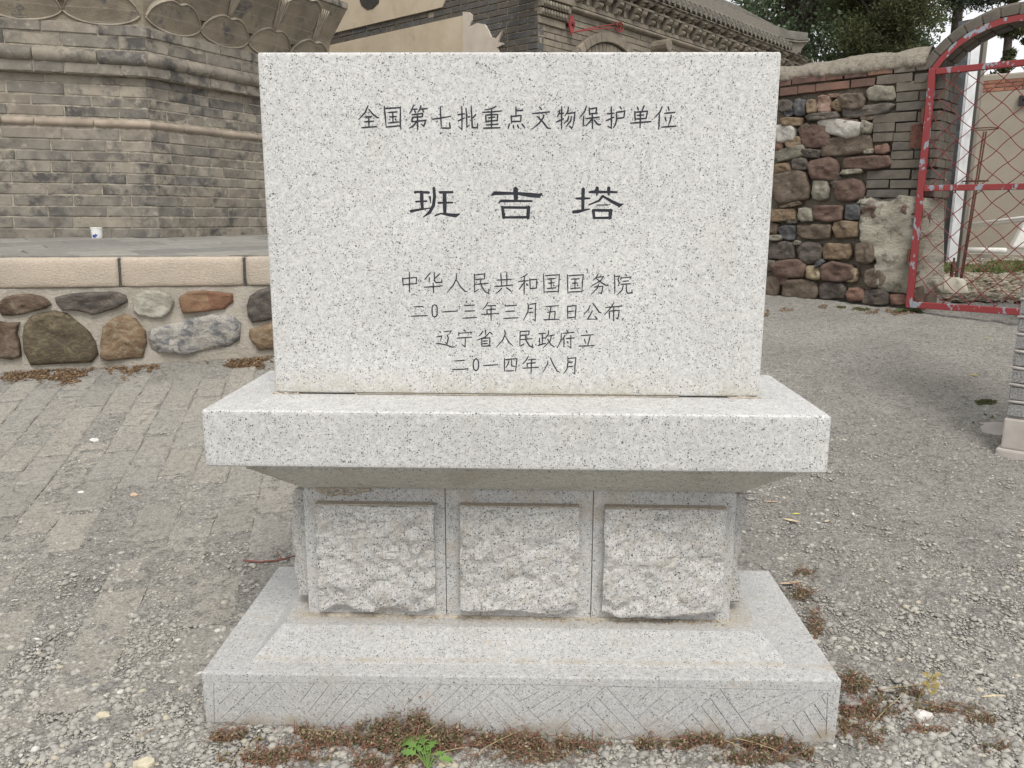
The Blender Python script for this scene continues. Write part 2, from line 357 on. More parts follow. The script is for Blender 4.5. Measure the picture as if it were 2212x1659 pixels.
# base slab with raised centre
def tilt(x): return -.007+.0097*x/1.45
WF = Wall((0, 0), (1, 0))
lo = [(-.004, -.002), (1.448, -.002), (1.45, .587), (0, .587)]
b = MB(); H = .155
Lr = [[(x, y, -.06) for x, y in ((.004, 0), (1.446, 0), (1.446, .587), (.004, .587))],
      [(x, y, H+tilt(x)) for x, y in ((0, 0), (1.45, 0), (1.45, .587), (0, .587))],
      [(x, y, H+.002+tilt(x)) for x, y in ((.10, .056), (1.35, .056), (1.35, .535), (.10, .535))],
      [(x, y, .189) for x, y in ((.143, .160), (1.312, .160), (1.312, .44), (.143, .44))]]
V = sum(Lr, []); F = [(3, 2, 1, 0)]
for l in range(3): F += [(l*4+k, l*4+(k+1) % 4, l*4+4+(k+1) % 4, l*4+4+k) for k in range(4)]
F.append((12, 13, 14, 15)); b.add(V, F)
slab = b.build('base_slab', g_base, mon, bevel=.0035, seg=2)
def z7(x, y): return (800+x/1.7015)/1.8517, (2600+y/1.7015)/1.8517
def z8(x, y): return (2000+x/1.58)/1.8517, (2600+y/1.58)/1.8517
GR = [(z7, s) for s in '''145,218 2212,240;92,240 100,560;265,240 130,370;385,240 140,470;520,225 150,560;240,510 300,570;275,470 395,560;345,400 430,480;410,350 560,500;470,300 650,480;525,225 820,550;780,225 680,355;890,225 735,425;1010,235 795,490;1115,225 850,530;1245,235 910,560;1015,490 1060,540;1080,425 1150,490;1130,360 1270,480;1190,305 1330,420;1250,235 1600,590;1420,235 1345,310;1530,240 1395,380;1650,235 1450,430;1785,240 1520,490;1915,240 1560,540;2050,240 1640,590;2000,290 2212,490;1950,335 2150,580;1880,390 2010,550;1830,435 1920,540'''.split(';')]
GR += [(z8, s) for s in '''0,218 2090,258;20,225 310,500;125,230 80,290;290,240 115,330;430,225 155,395;540,230 210,450;660,235 360,510;0,440 100,550;450,470 530,545;490,405 640,550;555,345 740,545;610,295 860,560;670,235 990,580;850,240 790,300;960,250 840,360;1060,255 870,430;1250,255 930,490;1390,250 1010,580;1100,510 1150,570;1150,460 1240,560;1210,405 1340,560;1270,355 1430,560;1325,300 1530,590;1390,245 1620,560;1610,245 1490,320;1840,255 1510,400;1960,260 1560,450;2080,262 1640,575;1780,480 1830,550;1850,440 1920,550;1920,385 2030,560;1985,340 2065,460;2035,300 2060,340;2070,300 2060,540'''.split(';')]
def boolean(o, cut, self_=True):
    """subtract a helper mesh from object o and bake the result"""
    c = bpy.data.objects.new('cutter', cut); COL.objects.link(c)
    md = o.modifiers.new('b', 'BOOLEAN'); md.operation = 'DIFFERENCE'; md.object = c; md.solver = 'EXACT'; md.use_self = self_
    dg = bpy.context.evaluated_depsgraph_get(); me = bpy.data.meshes.new_from_object(o.evaluated_get(dg), depsgraph=dg)
    n0 = len(o.data.polygons); o.modifiers.clear(); o.data = me; bpy.data.objects.remove(c); return n0, len(me.polygons)
groove_pts = []
cb = MB()
for k, (fn, s_) in enumerate(GR):
    (x0, y0), (x1, y1) = [fn(*map(float, t.split(','))) for t in s_.split()]
    a0, h0 = WF.px(x0, y0); a1, h1 = WF.px(x1, y1)
    d = np.array([a1-a0, h1-h0]); d /= np.linalg.norm(d); n = np.array([-d[1], d[0]])*.0016
    q = [(a0-n[0], h0-n[1]), (a1-n[0], h1-n[1]), (a1+n[0], h1+n[1]), (a0+n[0], h0+n[1])]
    b1 = MB(); P0 = [WF.w(x, z, .003) for x, z in q]; dd = -.0022-.00003*k
    P1 = [WF.w((q[0][0]+q[3][0])/2, (q[0][1]+q[3][1])/2, dd), WF.w((q[1][0]+q[2][0])/2, (q[1][1]+q[2][1])/2, dd)]
    b1.add(P0+P1, [(0, 1, 2, 3), (0, 4, 5, 1), (3, 2, 5, 4), (0, 3, 4), (1, 5, 2)]); me = b1.mesh('g')
    cb.add([v.co[:] for v in me.vertices], [tuple(p.vertices) for p in me.polygons])
try: print('grooves', boolean(slab, mesh('cut', cb.V, cb.F)))
except Exception as ex: print('groove boolean failed', ex)
# pedestal core, cladding and rock faces
ZP0, ZP1, YP = .189, .530, .211
MB().box(.222, 1.226, YP+.02, .40, ZP0-.003, ZP1).build('pedestal_core', mortar, mon)
def rough(W, a0, a1, z0, z1, out, seed, parent, name='rock_face', ragged=True, nx=40, nz=40):
    r = np.random.RandomState(seed); V = []; F = []
    A = np.linspace(0, 1, nx+1); B = np.linspace(0, 1, nz+1)
    for j, t in enumerate(B):
        for i, s in enumerate(A):
            lowcut = .035*max(0, 1-abs(s-(.35+.3*r.rand()*0))*1.2)*(1-t)**6*0
            rb = (.018*vn(s, .3, 7, seed)-.006)*(1 if ragged else .3)
            z = z0+rb*(1-t)**3*1.3+(z1-z0)*t; a = a0+(a1-a0)*s+(.004*(vn(t, .7, 6, seed+1)-.5)*(1 if s in (0, 1) else 0))
            e = min(s, 1-s, t, 1-t)
            prof = min(1, .86+e*7)
            rel = out*prof*(.72+.16*math.sin(2.2*t+1.5*s+seed)+.25*(vn(s, t, 2.5, seed)-.5)+.8*abs(vn(s+.6*t, t-.4*s, 4.2, seed+2)-.5))+.009*(vn(s, t, 11, seed+3)-.5)+.007*(vn(s, t, 26, seed+4)-.5)
            rel = max(.006, rel)
            V.append(W.w(a, z, rel))
    base = len(V)
    for j in range(nz):
        for i in range(nx):
            q = j*(nx+1)+i; F.append((q, q+1, q+nx+2, q+nx+1))
    rim = [i for i in range(nx+1)]+[j*(nx+1)+nx for j in range(1, nz+1)]+[nz*(nx+1)+i for i in range(nx-1, -1, -1)]+[j*(nx+1) for j in range(nz-1, 0, -1)]
    for q in rim:
        v = V[q]; rel = (Vector((v.x, v.y, 0))-Vector((W.P[0], W.P[1], 0))).dot(Vector((W.n[0], W.n[1], 0)))
        V.append(Vector((v.x-W.n[0]*(rel+.004), v.y-W.n[1]*(rel+.004), v.z)))
    m_ = len(rim); F += [(rim[k], base+k, base+(k+1) % m_, rim[(k+1) % m_]) for k in range(m_)]
    me = mesh(name, V, F); bm = bmesh.new(); bm.from_mesh(me); bmesh.ops.recalc_face_normals(bm, faces=bm.faces); bm.to_mesh(me); bm.free()
    me.polygons.foreach_set('use_smooth', [False]*(nx*nz)+[False]*m_)
    o = link(name, me, g_rock, parent); return o
WP = Wall((0, YP), (1, 0)); WP2 = Wall((0, YP-.028), (1, 0))
for k, (xa, xb, ra, rb) in enumerate(((655, 963, 683, 938), (963, 1279, 994, 1250), (1279, 1590, 1305, 1566))):
    ym = 1200
    a0, a1 = WP.px(xa if k else 661, ym)[0]+.0008, WP.px(xb if k < 2 else 1584, ym)[0]-.0008
    c_ = MB(); c_.box(a0, a1, YP, YP+.021, ZP0+.001, ZP1-.001)
    p = c_.build('cladding_panel', g_ped, mon, bevel=.001, seg=1)
    r0, r1 = WP2.px(ra, ym)[0], WP2.px(rb, ym)[0]
    MB().box(r0+.001, r1-.001, YP-.024, YP, WP2.px(800, 1090)[1]-.0035, WP2.px(800, 1090)[1]-.001).build('dust_ledge', mortar, p)
    rough(WP, r0, r1, .214, WP2.px(800, 1090)[1]-.004+.0, .034, 3+k*5, p)
for sx, xx in ((-1, .1985), (1, 1.2465)):
    Wd = Wall((xx, YP+.022), (0, 1))
    Wd.n = np.array([sx, 0.]);
    q = MB(); q.box(*sorted((xx, xx-sx*.022)), YP+.022, .392, ZP0+.001, ZP1-.018); p = q.build('cladding_panel', g_ped, mon, bevel=.001, seg=1)
    rough(Wd, .02, .155, .212, .505, .045, 40+sx, p, nx=14)
q = MB(); q.box(.2, 1.245, .39, .408, ZP0+.001, ZP1-.001); q.build('cladding_panel', g_ped, mon)
# mortar smear round the pedestal foot and on top of the rock faces
def blob_strip(name, W, pts, wid, out, mat, parent, seed=0):
    """uneven mortar roll lying along pts (a,z) on wall W"""
    b = MB(); P = []; n = len(pts)
    m_ = (n-1)*14; line = []
    for i in range(m_+1):
        t = i/14; k = min(int(t), n-2); f = t-k
        line.append((pts[k][0]*(1-f)+pts[k+1][0]*f, pts[k][1]*(1-f)+pts[k+1][1]*f))
    b.tube([W.w(a, z+.003*(vn(i, 0, .4, seed)-.5), .0) for i, (a, z) in enumerate(line)], [max(.001, wid*(.1+1.5*float(vn(i, .5, .35, seed+1)))) for i in range(m_+1)], 7)
    return b.build(name, mat, parent, smooth=True)
blob_strip('mortar_bead', WP, [(.195, ZP0-.003), (.7, ZP0-.002), (1.25, ZP0-.003)], .008, 0, mortar, mon, 1)
blob_strip('mortar_bead', WP, [(.235, .518), (.26, .506), (.285, .515), (.31, .508), (.345, .52)], .006, 0, mortar, mon, 4)
blob_strip('mortar_bead', WP, [(.225, .521), (.30, .523), (.36, .522)], .006, 0, mortar, mon, 6)
r9 = np.random.RandomState(77); n9 = 420; x9 = r9.uniform(.2, 1.245, n9); x9 = x9[vn(x9, 0*x9, 9, 2)+r9.uniform(0, .5, n9) > .7]
cl_ = rocks('dirt_crumbs', np.stack([x9, YP-np.abs(r9.normal(0, .010, len(x9))), np.full(len(x9), ZP0)], 1), r9.uniform(.0015, .006, len(x9)), simple('dry_dirt', (.33, .28, .21), .95, 120, .3), 3, parent=mon); tag(cl_, kind='stuff')
# inverted moulding under the cap
def frustum(name, r0, r1, z0, z1, mat, parent, bevel=0):
    b = MB(); (xa, xb, ya, yb), (xc, xd, yc, yd) = r0, r1
    b.add([(xa, ya, z0), (xb, ya, z0), (xb, yb, z0), (xa, yb, z0), (xc, yc, z1), (xd, yc, z1), (xd, yd, z1), (xc, yd, z1)],
          [(0, 3, 2, 1), (4, 5, 6, 7), (0, 1, 5, 4), (1, 2, 6, 5), (2, 3, 7, 6), (3, 0, 4, 7)])
    return b.build(name, mat, parent, bevel=bevel)
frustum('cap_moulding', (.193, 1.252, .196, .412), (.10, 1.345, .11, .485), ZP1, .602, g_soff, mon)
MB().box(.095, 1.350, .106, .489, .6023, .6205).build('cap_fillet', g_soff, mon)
MB().box(.020, 1.401, .057, .536, .622, .753).build('cap_slab', g_cap, mon, bevel=.0085, seg=3)
# the inscribed tablet
YS = .228; TH = .14
st = MB(); st.box(.1335, 1.2895, YS, YS+TH, .7562, 1.529); tablet = st.build('tablet', g_stele, mon, bevel=.0075, seg=3)
WI = Wall((0, YS), (1, 0))
for xa_, xb_ in ((.14, .19), (.325, 1.10), (1.215, 1.28)): MB().box(xa_, xb_, YS+.003, YS+TH-.006, .7528, .7565).build('mortar_joint', mortar, mon)
for a0, a1 in ((.128, .19), (1.215, 1.296), (.33, 1.1)):
    blob_strip('mortar_bead', WI, [(a0, .7545), ((a0+a1)/2, .7543), (a1, .7545)], .0030 if a0 != .33 else .0016, 0, mortar, mon, int(a0*50))
def stroke2d(pts, wid):
    """outline polygon of a tapered brush stroke in (a,z)"""
    # resample with smoothing
    P = [np.array(p[:2]) for p in pts]; Wd = list(wid)
    L = []; R = []
    for i, p in enumerate(P):
        if i == 0: t = P[1]-P[0]
        elif i == len(P)-1: t = P[-1]-P[-2]
        else:
            t0 = (P[i]-P[i-1])/np.linalg.norm(P[i]-P[i-1]); t1 = (P[i+1]-P[i])/np.linalg.norm(P[i+1]-P[i]); t = t0+t1
        t = t/(np.linalg.norm(t)+1e-9); n = np.array([-t[1], t[0]]); k = 1.
        if 0 < i < len(P)-1: k = min(1.7, 1/max(.35, abs(float(n@np.array([-t0[1], t0[0]])))))
        L.append(p+n*Wd[i]/2*k); R.append(p-n*Wd[i]/2*k)
    cap0 = P[0]-(P[1]-P[0])/np.linalg.norm(P[1]-P[0])*Wd[0]*.38; cap1 = P[-1]+(P[-1]-P[-2])/np.linalg.norm(P[-1]-P[-2])*Wd[-1]*.38
    return L, R, cap0, cap1
def stroke_mesh(b, W, pts, wid, o0, o1):
    L, R, c0, c1 = stroke2d(pts, wid); n = len(L)
    top = [W.w(*p, o1) for p in L+R+[c0, c1]]; bot = [W.w(*p, o0) for p in L+R+[c0, c1]]; m_ = 2*n+2
    F = []
    for i in range(n-1): F += [(i, n+i, n+i+1, i+1), (m_+i, m_+i+1, m_+n+i+1, m_+n+i)]
    F += [(2*n, n, 0), (m_+2*n, m_, m_+n), (n-1, 2*n-1, 2*n+1), (m_+n-1, m_+2*n+1, m_+2*n-1)]
    loop = [2*n]+list(range(n))+[2*n+1]+list(range(2*n-1, n-1, -1))
    F += [(loop[i], loop[(i+1) % len(loop)], m_+loop[(i+1) % len(loop)], m_+loop[i]) for i in range(len(loop))]
    b.add(top+bot, F)
zA = lambda x, y: ((1400+x/3.16)/1.8517, (400+y/3.16)/1.8517)
zB = lambda x, y: ((2050+x/3.16)/1.8517, (400+y/3.16)/1.8517)
zG = lambda x, y: ((1620+x/2.458)/1.8517, (720+y/2.458)/1.8517)
zC = lambda x, y: ((1580+x/3.606)/1.8517, (1060+y/3.606)/1.8517)
zD = lambda x, y: ((2060+x/3.606)/1.8517, (1060+y/3.606)/1.8517)
CH = [
(zA,'230,70 190,160 108,248;236,115 300,190 345,222 368,222;185,215 280,208;180,275 300,268;238,218 240,340;145,350 338,335'),
(zA,'432,75 445,200 458,350;445,108 640,95;638,85 636,330 645,372;458,342 636,325;485,158 598,150;500,215 590,208;540,160 545,285;485,290 612,276;570,235 585,258'),
(zA,'805,65 780,130 752,170;800,118 850,113;815,130 828,160;897,68 885,115 855,158;890,118 980,108;918,128 932,152;780,186 920,170;920,165 915,212;790,218 915,210;790,215 780,275;780,275 965,255;955,255 945,300 932,330 900,305;852,172 857,378;850,270 800,325 750,356'),
(zA,'1040,243 1150,228 1278,205;1142,82 1148,230 1155,350;1155,354 1268,356;1268,356 1258,285'),
(zA,'1412,78 1416,200 1415,372 1370,332;1360,185 1450,175;1365,265 1448,225;1466,100 1475,220 1478,345 1512,312;1490,215 1518,210;1532,80 1540,220 1545,348 1610,350 1615,290;1592,180 1555,225'),
(zA,'1850,78 1790,110 1705,125;1675,156 1800,150 1925,135;1790,110 1790,355;1715,192 1720,285;1715,190 1868,182;1866,182 1862,265;1750,225 1835,215;1720,268 1870,258;1720,315 1870,305;1685,355 1900,350'),
(zA,'2098,85 2098,192;2098,135 2185,130;2035,195 2045,290;2035,208 2165,195;2163,195 2158,270;2045,272 2158,268;2015,298 2000,362;2064,318 2072,358;2115,312 2132,355;2172,300 2210,350'),
(zB,'340,85 370,122;252,172 470,150;395,185 390,220 340,290 250,365;308,205 370,260 440,350 485,364'),
(zB,'600,120 590,170 563,215;590,175 650,165;622,80 620,365;552,280 648,235;708,88 700,140 660,205;690,172 790,158;788,150 780,250 760,340;760,340 745,355 715,325;712,200 700,250 650,298;745,205 735,265 675,338'),
(zB,'935,75 910,150 852,218;900,200 893,330;968,95 975,190;970,115 1065,98;1065,95 1055,165;975,175 1075,165;930,235 1100,215;1010,180 1010,360;1005,240 930,325;1030,250 1070,300 1095,312 1118,305'),
(zB,'1248,82 1252,200 1248,355 1200,330;1195,175 1285,165;1182,262 1285,215;1355,82 1378,112;1312,155 1425,140;1420,130 1408,222;1325,232 1408,222;1312,155 1318,240 1300,310 1272,355'),
(zB,'1575,85 1592,128;1665,68 1640,132;1545,140 1550,260;1545,155 1710,140;1705,135 1690,235;1575,195 1665,188;1550,240 1690,232;1618,150 1612,352;1488,292 1752,272'),
(zB,'1892,80 1865,150 1792,228;1858,180 1848,372;1965,82 1980,132;1920,168 2055,156;1928,215 1942,268;2008,188 1995,250 1970,325;1885,342 2068,330'),
(zC,'207,98 210,395;108,182 120,300;115,195 312,178;312,175 306,268;122,282 318,266'),
(zC,'512,110 430,208;495,175 493,245;565,100 572,230 590,252 678,250 674,205;650,122 578,190;422,320 685,300;550,255 555,402'),
(zC,'885,120 885,200 840,290 752,395;890,220 950,320 1010,378 1045,384'),
(zC,'1145,125 1148,390 1212,345;1148,145 1295,126;1295,122 1290,200;1148,212 1292,198;1150,280 1348,262;1228,225 1250,310 1300,385 1355,410 1350,345'),
(zC,'1525,115 1538,295;1612,102 1615,285;1465,218 1682,205;1435,312 1705,288;1540,330 1500,380 1452,410;1605,325 1650,355 1688,395'),
(zD,'180,128 145,155 78,186;50,235 195,225;135,160 132,422;130,250 60,350;165,265 188,295;212,190 222,348;215,212 318,205;316,205 308,335;222,340 318,330'),
(zD,'410,128 418,300 418,412;435,153 640,140;640,130 632,300 625,400;428,388 625,380;470,200 582,195;482,260 570,255;522,200 522,320;462,338 595,328;550,285 568,302'),
(zD,'755,135 760,300 762,410;768,155 985,140;985,132 970,280 965,402;772,390 965,380;808,203 928,198;825,262 910,258;865,205 865,325;798,338 940,330;895,285 910,300'),
(zD,'1202,125 1170,180 1125,222;1180,178 1280,165;1278,165 1240,220 1090,310;1170,190 1240,250 1310,292 1352,298;1140,318 1268,305;1268,305 1255,380 1245,410 1205,395;1205,275 1190,330 1100,420'),
(zD,'1435,138 1440,280 1435,412;1450,165 1508,158 1485,210 1505,260 1485,305;1595,130 1608,158;1528,175 1525,215;1530,188 1672,172 1655,205;1555,235 1640,228;1525,280 1668,268;1560,295 1545,360 1468,435;1605,285 1608,380 1625,405 1690,400 1685,355'),
(zC,'270,604 405,598;230,738 468,728'),
(zC,'572,572 600,585 608,620 608,700 600,735 570,750 545,735 536,700 535,620 545,585 572,572'),
(zC,'680,678 905,662'),
(zC,'1000,585 1148,577;1005,665 1150,660;978,767 1182,756'),
(zC,'1340,535 1320,580 1268,640;1335,590 1452,582;1325,640 1328,705;1325,645 1455,635;1248,712 1495,698;1385,590 1387,800'),
(zC,'1588,590 1755,582;1592,670 1728,662;1565,770 1780,760'),
(zD,'182,550 195,590 185,680 120,798;210,568 308,552;298,548 292,700 292,805 255,780;200,628 255,620;200,685 255,680'),
(zD,'445,600 630,586;518,598 490,785;465,682 582,668;580,668 570,780;412,788 640,782'),
(zD,'758,590 760,775;758,598 885,582;882,580 868,775;765,672 848,662;762,762 868,752'),
(zD,'1085,580 1060,640 990,718;1120,548 1160,600 1215,680 1250,692;1115,655 1090,710 1045,780 1180,780;1150,735 1188,785'),
(zD,'1425,540 1395,600 1290,720;1305,612 1548,592;1362,665 1362,770;1365,665 1505,650;1505,650 1490,740 1480,775 1455,760;1425,600 1420,812'),
(zC,'640,955 662,972;598,1038 675,1022 655,1100;590,1135 650,1135 750,1155 810,1180 868,1180;705,962 815,950 770,1005;750,1005 770,1050 750,1140 722,1110'),
(zC,'990,935 1018,955;920,970 920,1018;922,985 1108,968 1088,1000;895,1055 1108,1040;1015,1058 1012,1180 965,1148'),
(zC,'1268,950 1250,985 1205,1028;1305,932 1308,1000;1370,965 1405,1000;1365,970 1300,1040 1180,1085;1252,1050 1252,1172;1258,1060 1370,1048;1368,1048 1365,1172;1268,1098 1335,1092;1262,1135 1335,1130;1252,1170 1365,1166'),
(zC,'1582,935 1590,1000 1550,1090 1460,1185;1590,1025 1640,1110 1700,1168'),
(zD,'75,950 70,1165;75,962 205,950;205,950 200,1005;75,1018 200,1005;78,1075 248,1062;80,1170 130,1135;150,1018 160,1090 210,1165 255,1188 252,1135'),
(zD,'342,992 445,984;398,990 390,1150;398,1055 440,1050;352,1050 360,1150;328,1160 445,1128;485,940 480,1000 440,1062;485,1025 570,1005;525,1020 510,1090 400,1200;470,1070 520,1150 570,1182'),
(zD,'745,940 768,965;692,985 855,970;668,980 665,1080 610,1195;725,1010 680,1085;708,1060 705,1185;735,1060 860,1050;805,1010 805,1195 765,1168;748,1100 768,1125'),
(zD,'1025,945 1042,978;952,1018 1130,1005;1000,1065 1018,1128;1085,1020 1050,1160;918,1170 1145,1162'),
(zC,'865,1383 1005,1376;832,1510 1058,1498'),
(zC,'1165,1350 1195,1370 1206,1410 1206,1465 1195,1505 1168,1525 1140,1508 1128,1465 1128,1410 1140,1370 1165,1350'),
(zC,'1272,1452 1485,1436'),
(zC,'1578,1345 1580,1530;1580,1365 1762,1350;1758,1350 1740,1530;1645,1375 1630,1430 1598,1482;1680,1370 1685,1455 1735,1465;1595,1528 1712,1524'),
(zD,'195,1310 165,1370 118,1420;190,1368 305,1358;175,1410 178,1468;178,1418 300,1410;110,1488 340,1475;238,1370 232,1570'),
(zD,'475,1380 470,1430 400,1548;508,1335 550,1430 610,1530 650,1548'),
(zD,'762,1320 765,1400 750,1500 702,1565;765,1350 880,1335;878,1332 865,1450 862,1570 828,1550;775,1405 835,1396;770,1468 835,1460')]
for fn, s_ in CH:
    b = MB(); big = fn in (zA, zB)
    for k, st_ in enumerate(s_.split(';')):
        pts = [WI.px(*fn(*map(float, t.split(',')))) for t in st_.split()]
        base = .0035 if big else .0028
        n = len(pts)
        if n == 2:
            pts = [pts[0], tuple((np.array(pts[0])*.65+np.array(pts[1])*.35)), pts[1]]; wd = [base*.75, base*1.05, base*.8]
        else: wd = [base*(1.05 if i < n-1 else .55) for i in range(n)]; wd[0] = base*.8
        stroke_mesh(b, WI, pts, wd, -.001, .0004+.00003*k)
    b.build('engraved_character', paint, tablet)
BIG = ['95,122,28 120,117,20 238,124,26;163,115,36 165,200,36 170,285,28;105,213,18 215,208,16;55,308,30 120,295,22 255,275,8;245,165,24 252,228,6;283,75,28 290,160,30 280,250,32 240,320,30 180,365,8;332,115,10 345,122,26 470,120,22;388,130,38 390,230,40 392,325,32;325,225,20 470,222,16;295,350,14 350,330,14 430,342,30 500,350,36 540,332,6',
'850,150,14 880,130,38 1060,132,26 1110,133,28 1230,148,44 1320,155,42 1350,130,6;1087,80,44 1088,130,50 1090,200,36;920,222,8 945,205,26 1250,208,18;957,262,28 972,375,34;955,270,24 1225,272,26;1215,262,36 1208,378,34;965,368,22 1215,366,26',
'1752,85,34 1750,180,32 1748,285,30;1680,182,18 1740,182,26 1820,180,14;1650,315,30 1700,310,34 1815,285,10;1810,120,18 1840,117,28 2085,120,20;1888,72,30 1890,110,36 1885,155,10;2003,72,30 2003,115,36 2000,150,10;1950,155,24 1905,205,20 1805,245,12;1955,165,20 2030,210,30 2110,250,36 2148,235,6;1885,247,10 1995,245,12;1850,295,30 1860,378,26;1845,298,24 2035,300,28;2022,295,40 2015,380,30;1850,374,20 2025,372,26']
mpx = 1/(2.458*1.8517)*.001025     # metres per zoom unit
cb = MB(); inlay = []
for s_ in BIG:
    b = MB()
    for k, st_ in enumerate(s_.split(';')):
        q = [list(map(float, t.split(','))) for t in st_.split()]
        pts = [WI.px(*zG(x, y)) for x, y, _ in q]; wd = [max(5, u+2.5)*mpx for *_, u in q]
        one = MB(); stroke_mesh(one, WI, pts, wd, -.0034-.00006*k, .004+.00005*k); me = one.mesh('c')
        cb.add([v.co[:] for v in me.vertices], [tuple(p.vertices) for p in me.polygons])
        stroke_mesh(b, WI, pts, [u*.97 for u in wd], -.006, -.0012-.00004*k)
    inlay.append(b)
try: print('tablet', boolean(tablet, mesh('cut', cb.V, cb.F)))
except Exception as ex: print('fail', ex)
for b in inlay: b.build('engraved_character', paint, tablet)
# ------------------------------------------------------------------ brick pieces
BV = []
def make_bricks(mat, key, roll=False, k=5):
    L = []
    for i in range(k):
        r = random.Random(i*7+len(key)); b = MB(); j = lambda a: r.uniform(-a, a)
        if roll:
            n = 6; P = [(-.5, .5)]+[(-math.sin(t*math.pi/n)*.0-.0, 0) for t in ()]
            prof = [(.5, -.5)]+[(-.5*math.sin(math.pi*t/n), -.5*math.cos(math.pi*t/n)) for t in range(n+1)]+[(.5, .5)]
            V = []
            for x in (-.5, -.47, 0, .47, .5):
                s_ = .9 if abs(x) == .5 else 1
                V += [(x, (y*s_ if y < 0 else y)+j(.015), z*s_) for y, z in prof]
            m_ = len(prof); F = []
            for a in range(4): F += [(a*m_+q, a*m_+(q+1) % m_, (a+1)*m_+(q+1) % m_, (a+1)*m_+q) for q in range(m_)]
            F += [tuple(range(m_)), tuple(range(4*m_, 5*m_))]; b.add(V, F)
        else:
            bk = [(-.5, .5, -.5), (.5, .5, -.5), (.5, .5, .5), (-.5, .5, .5)]
            ed = [(-.5, -.38), (0, -.5), (.5, -.5)] 
            ringo = [(-.5, -.5), (-.17, -.5+j(.02)), (.17, -.5+j(.02)), (.5, -.5), (.5, .5), (.17, .5+j(.02)), (-.17, .5+j(.02)), (-.5, .5)]
            o_ = [(x+j(.006), -.455+j(.02), z) for x, z in ringo]
            i_ = [(x*(.965)+j(.008), -.5+j(.03), z*.86+j(.03)) for x, z in ringo]
            V = bk+o_+i_; F = [(0, 1, 2, 3)]
            F += [(4+q, 4+(q+1) % 8, 12+(q+1) % 8, 12+q) for q in range(8)]
            F += [(12, 13, 18, 19), (13, 14, 17, 18), (14, 15, 16, 17)]
            F += [(0, 4, 5, 6, 7, 1), (1, 7, 8, 2), (2, 8, 9, 10, 11, 3), (3, 11, 4, 0)]; b.add(V, F)
        me = b.mesh(key, smooth=roll); me.materials.append(mat); L.append(me)
    return L
def brick(W, a0, a1, z0, z1, out, depth, kit, parent, name='brick', dy=None, skew=0.):
    """a brick on wall W between a0..a1 and z0..z1 with its face at offset out"""
    me = random.choice(kit); c = W.w((a0+a1)/2, (z0+z1)/2, out-depth/2)
    # local -Y is the face, so rotate such that -Y = n
    ang = math.atan2(W.n[1], W.n[0])+math.pi/2
    m_ = Matrix.Translation(c) @ Matrix.Rotation(ang, 4, 'Z') @ Matrix.Rotation(skew, 4, 'Y') @ Matrix.Diagonal((abs(a1-a0), depth, abs(z1-z0), 1))
    o = bpy.data.objects.new(name, me); COL.objects.link(o); o.parent = parent; o.matrix_basis = m_; return o

# ------------------------------------------------------------------ terrace
ZT0 = WT.px(300, 556)[1]; ZT1 = None
zpb = (CAM+ray(338, 513)*(6.2/(ray(338, 513)@np.array([math.sin(YAW), math.cos(YAW), 0]))))[2]
ZK0 = WT.px(300, 620)[1]
def depth_of(p): return (np.array(p)-CAM[:2])@np.array([math.sin(YAW), math.cos(YAW)])
def tz(x, y):
    o = -((np.array([x, y])-WT.P)@WT.n); return ZT0+.002+(zpb-ZT0)*min(1, max(0, (o-.12)/1.55))
print('terrace z', ZT0, zpb, ZK0)
s_l, s_r = -3.2, 2.25
mmort = M('terrace_mortar'); c = mmort.ramp(mmort.noise(7, 5, .65), [(.3, (.38, .345, .285)), (.7, (.55, .505, .43))]); c = mmort.mix(.35, c, mmort.ramp(mmort.noise(160, 4, .7), [(.3, .6), (.7, 1.3)]), 'MULTIPLY')
st_ = mmort.ramp(mmort.noise(3.5, 5, .7), [(.55, 0.), (.7, 1.)]); c = mmort.mix(mmort.math('MULTIPLY', st_, .6), c, (.22, .19, .145)); mmort.col(c).rough(.95); mmort.bump(mmort.noise(55, 6, .75), 1., .016)
tw = thing('retaining_wall', 'low retaining wall of mixed brown stones in pale mortar under sandy kerb stones', 'stone wall')
nxs, nzs = 150, 18; V = []; F = []
for j in range(nzs+1):
    for i in range(nxs+1):
        a = s_l+(s_r-s_l)*i/nxs; z = .1+(ZK0+.0-.1)*j/nzs
        V.append(WT.w(a, z, -.002+.010*(float(vn(a, z, 6, 3))-.5)+.006*(float(vn(a, z, 22, 4))-.5)))
for j in range(nzs):
    for i in range(nxs): q = j*(nxs+1)+i; F.append((q, q+1, q+nxs+2, q+nxs+1))
link('mortar_face', mesh('mortar_face', V, F, True), mmort.m, tw)
MB().wbox(WT, s_l, s_r, .05, ZK0-.002, -.25, -.03).build('core', mmort.m, tw)
def r2(x, y): return (x*.52/1.8517, (900+y*.52)/1.8517)
def stonemat(name, cols, sc_=9, ori=(1, 1, 1.7)):
    if name.startswith('stone_'): cols = [tuple((v*.85+.15*(sum(c)/3))*(.82 if i < 2 else .9) for v in c) for i, c in enumerate(cols)]
    m = M(name); n = m.noise(sc_, 5, .7, m.mapv(ori), 1.0); k = len(cols)
    c = m.ramp(n, [(.28+.44*i/(k-1), cc) for i, cc in enumerate(cols)])
    c = m.mix(.45, c, m.ramp(m.noise(110, 4, .75), [(.3, .55), (.7, 1.4)]), 'MULTIPLY')
    m.col(c).rough(.9); m.bump(m.math('ADD', m.noise(28, 5, .7, m.mapv((1, 1, 1.4))), m.math('MULTIPLY', m.noise(120, 4, .7), .4)), .8, .014); return m.m
OR_ = 0
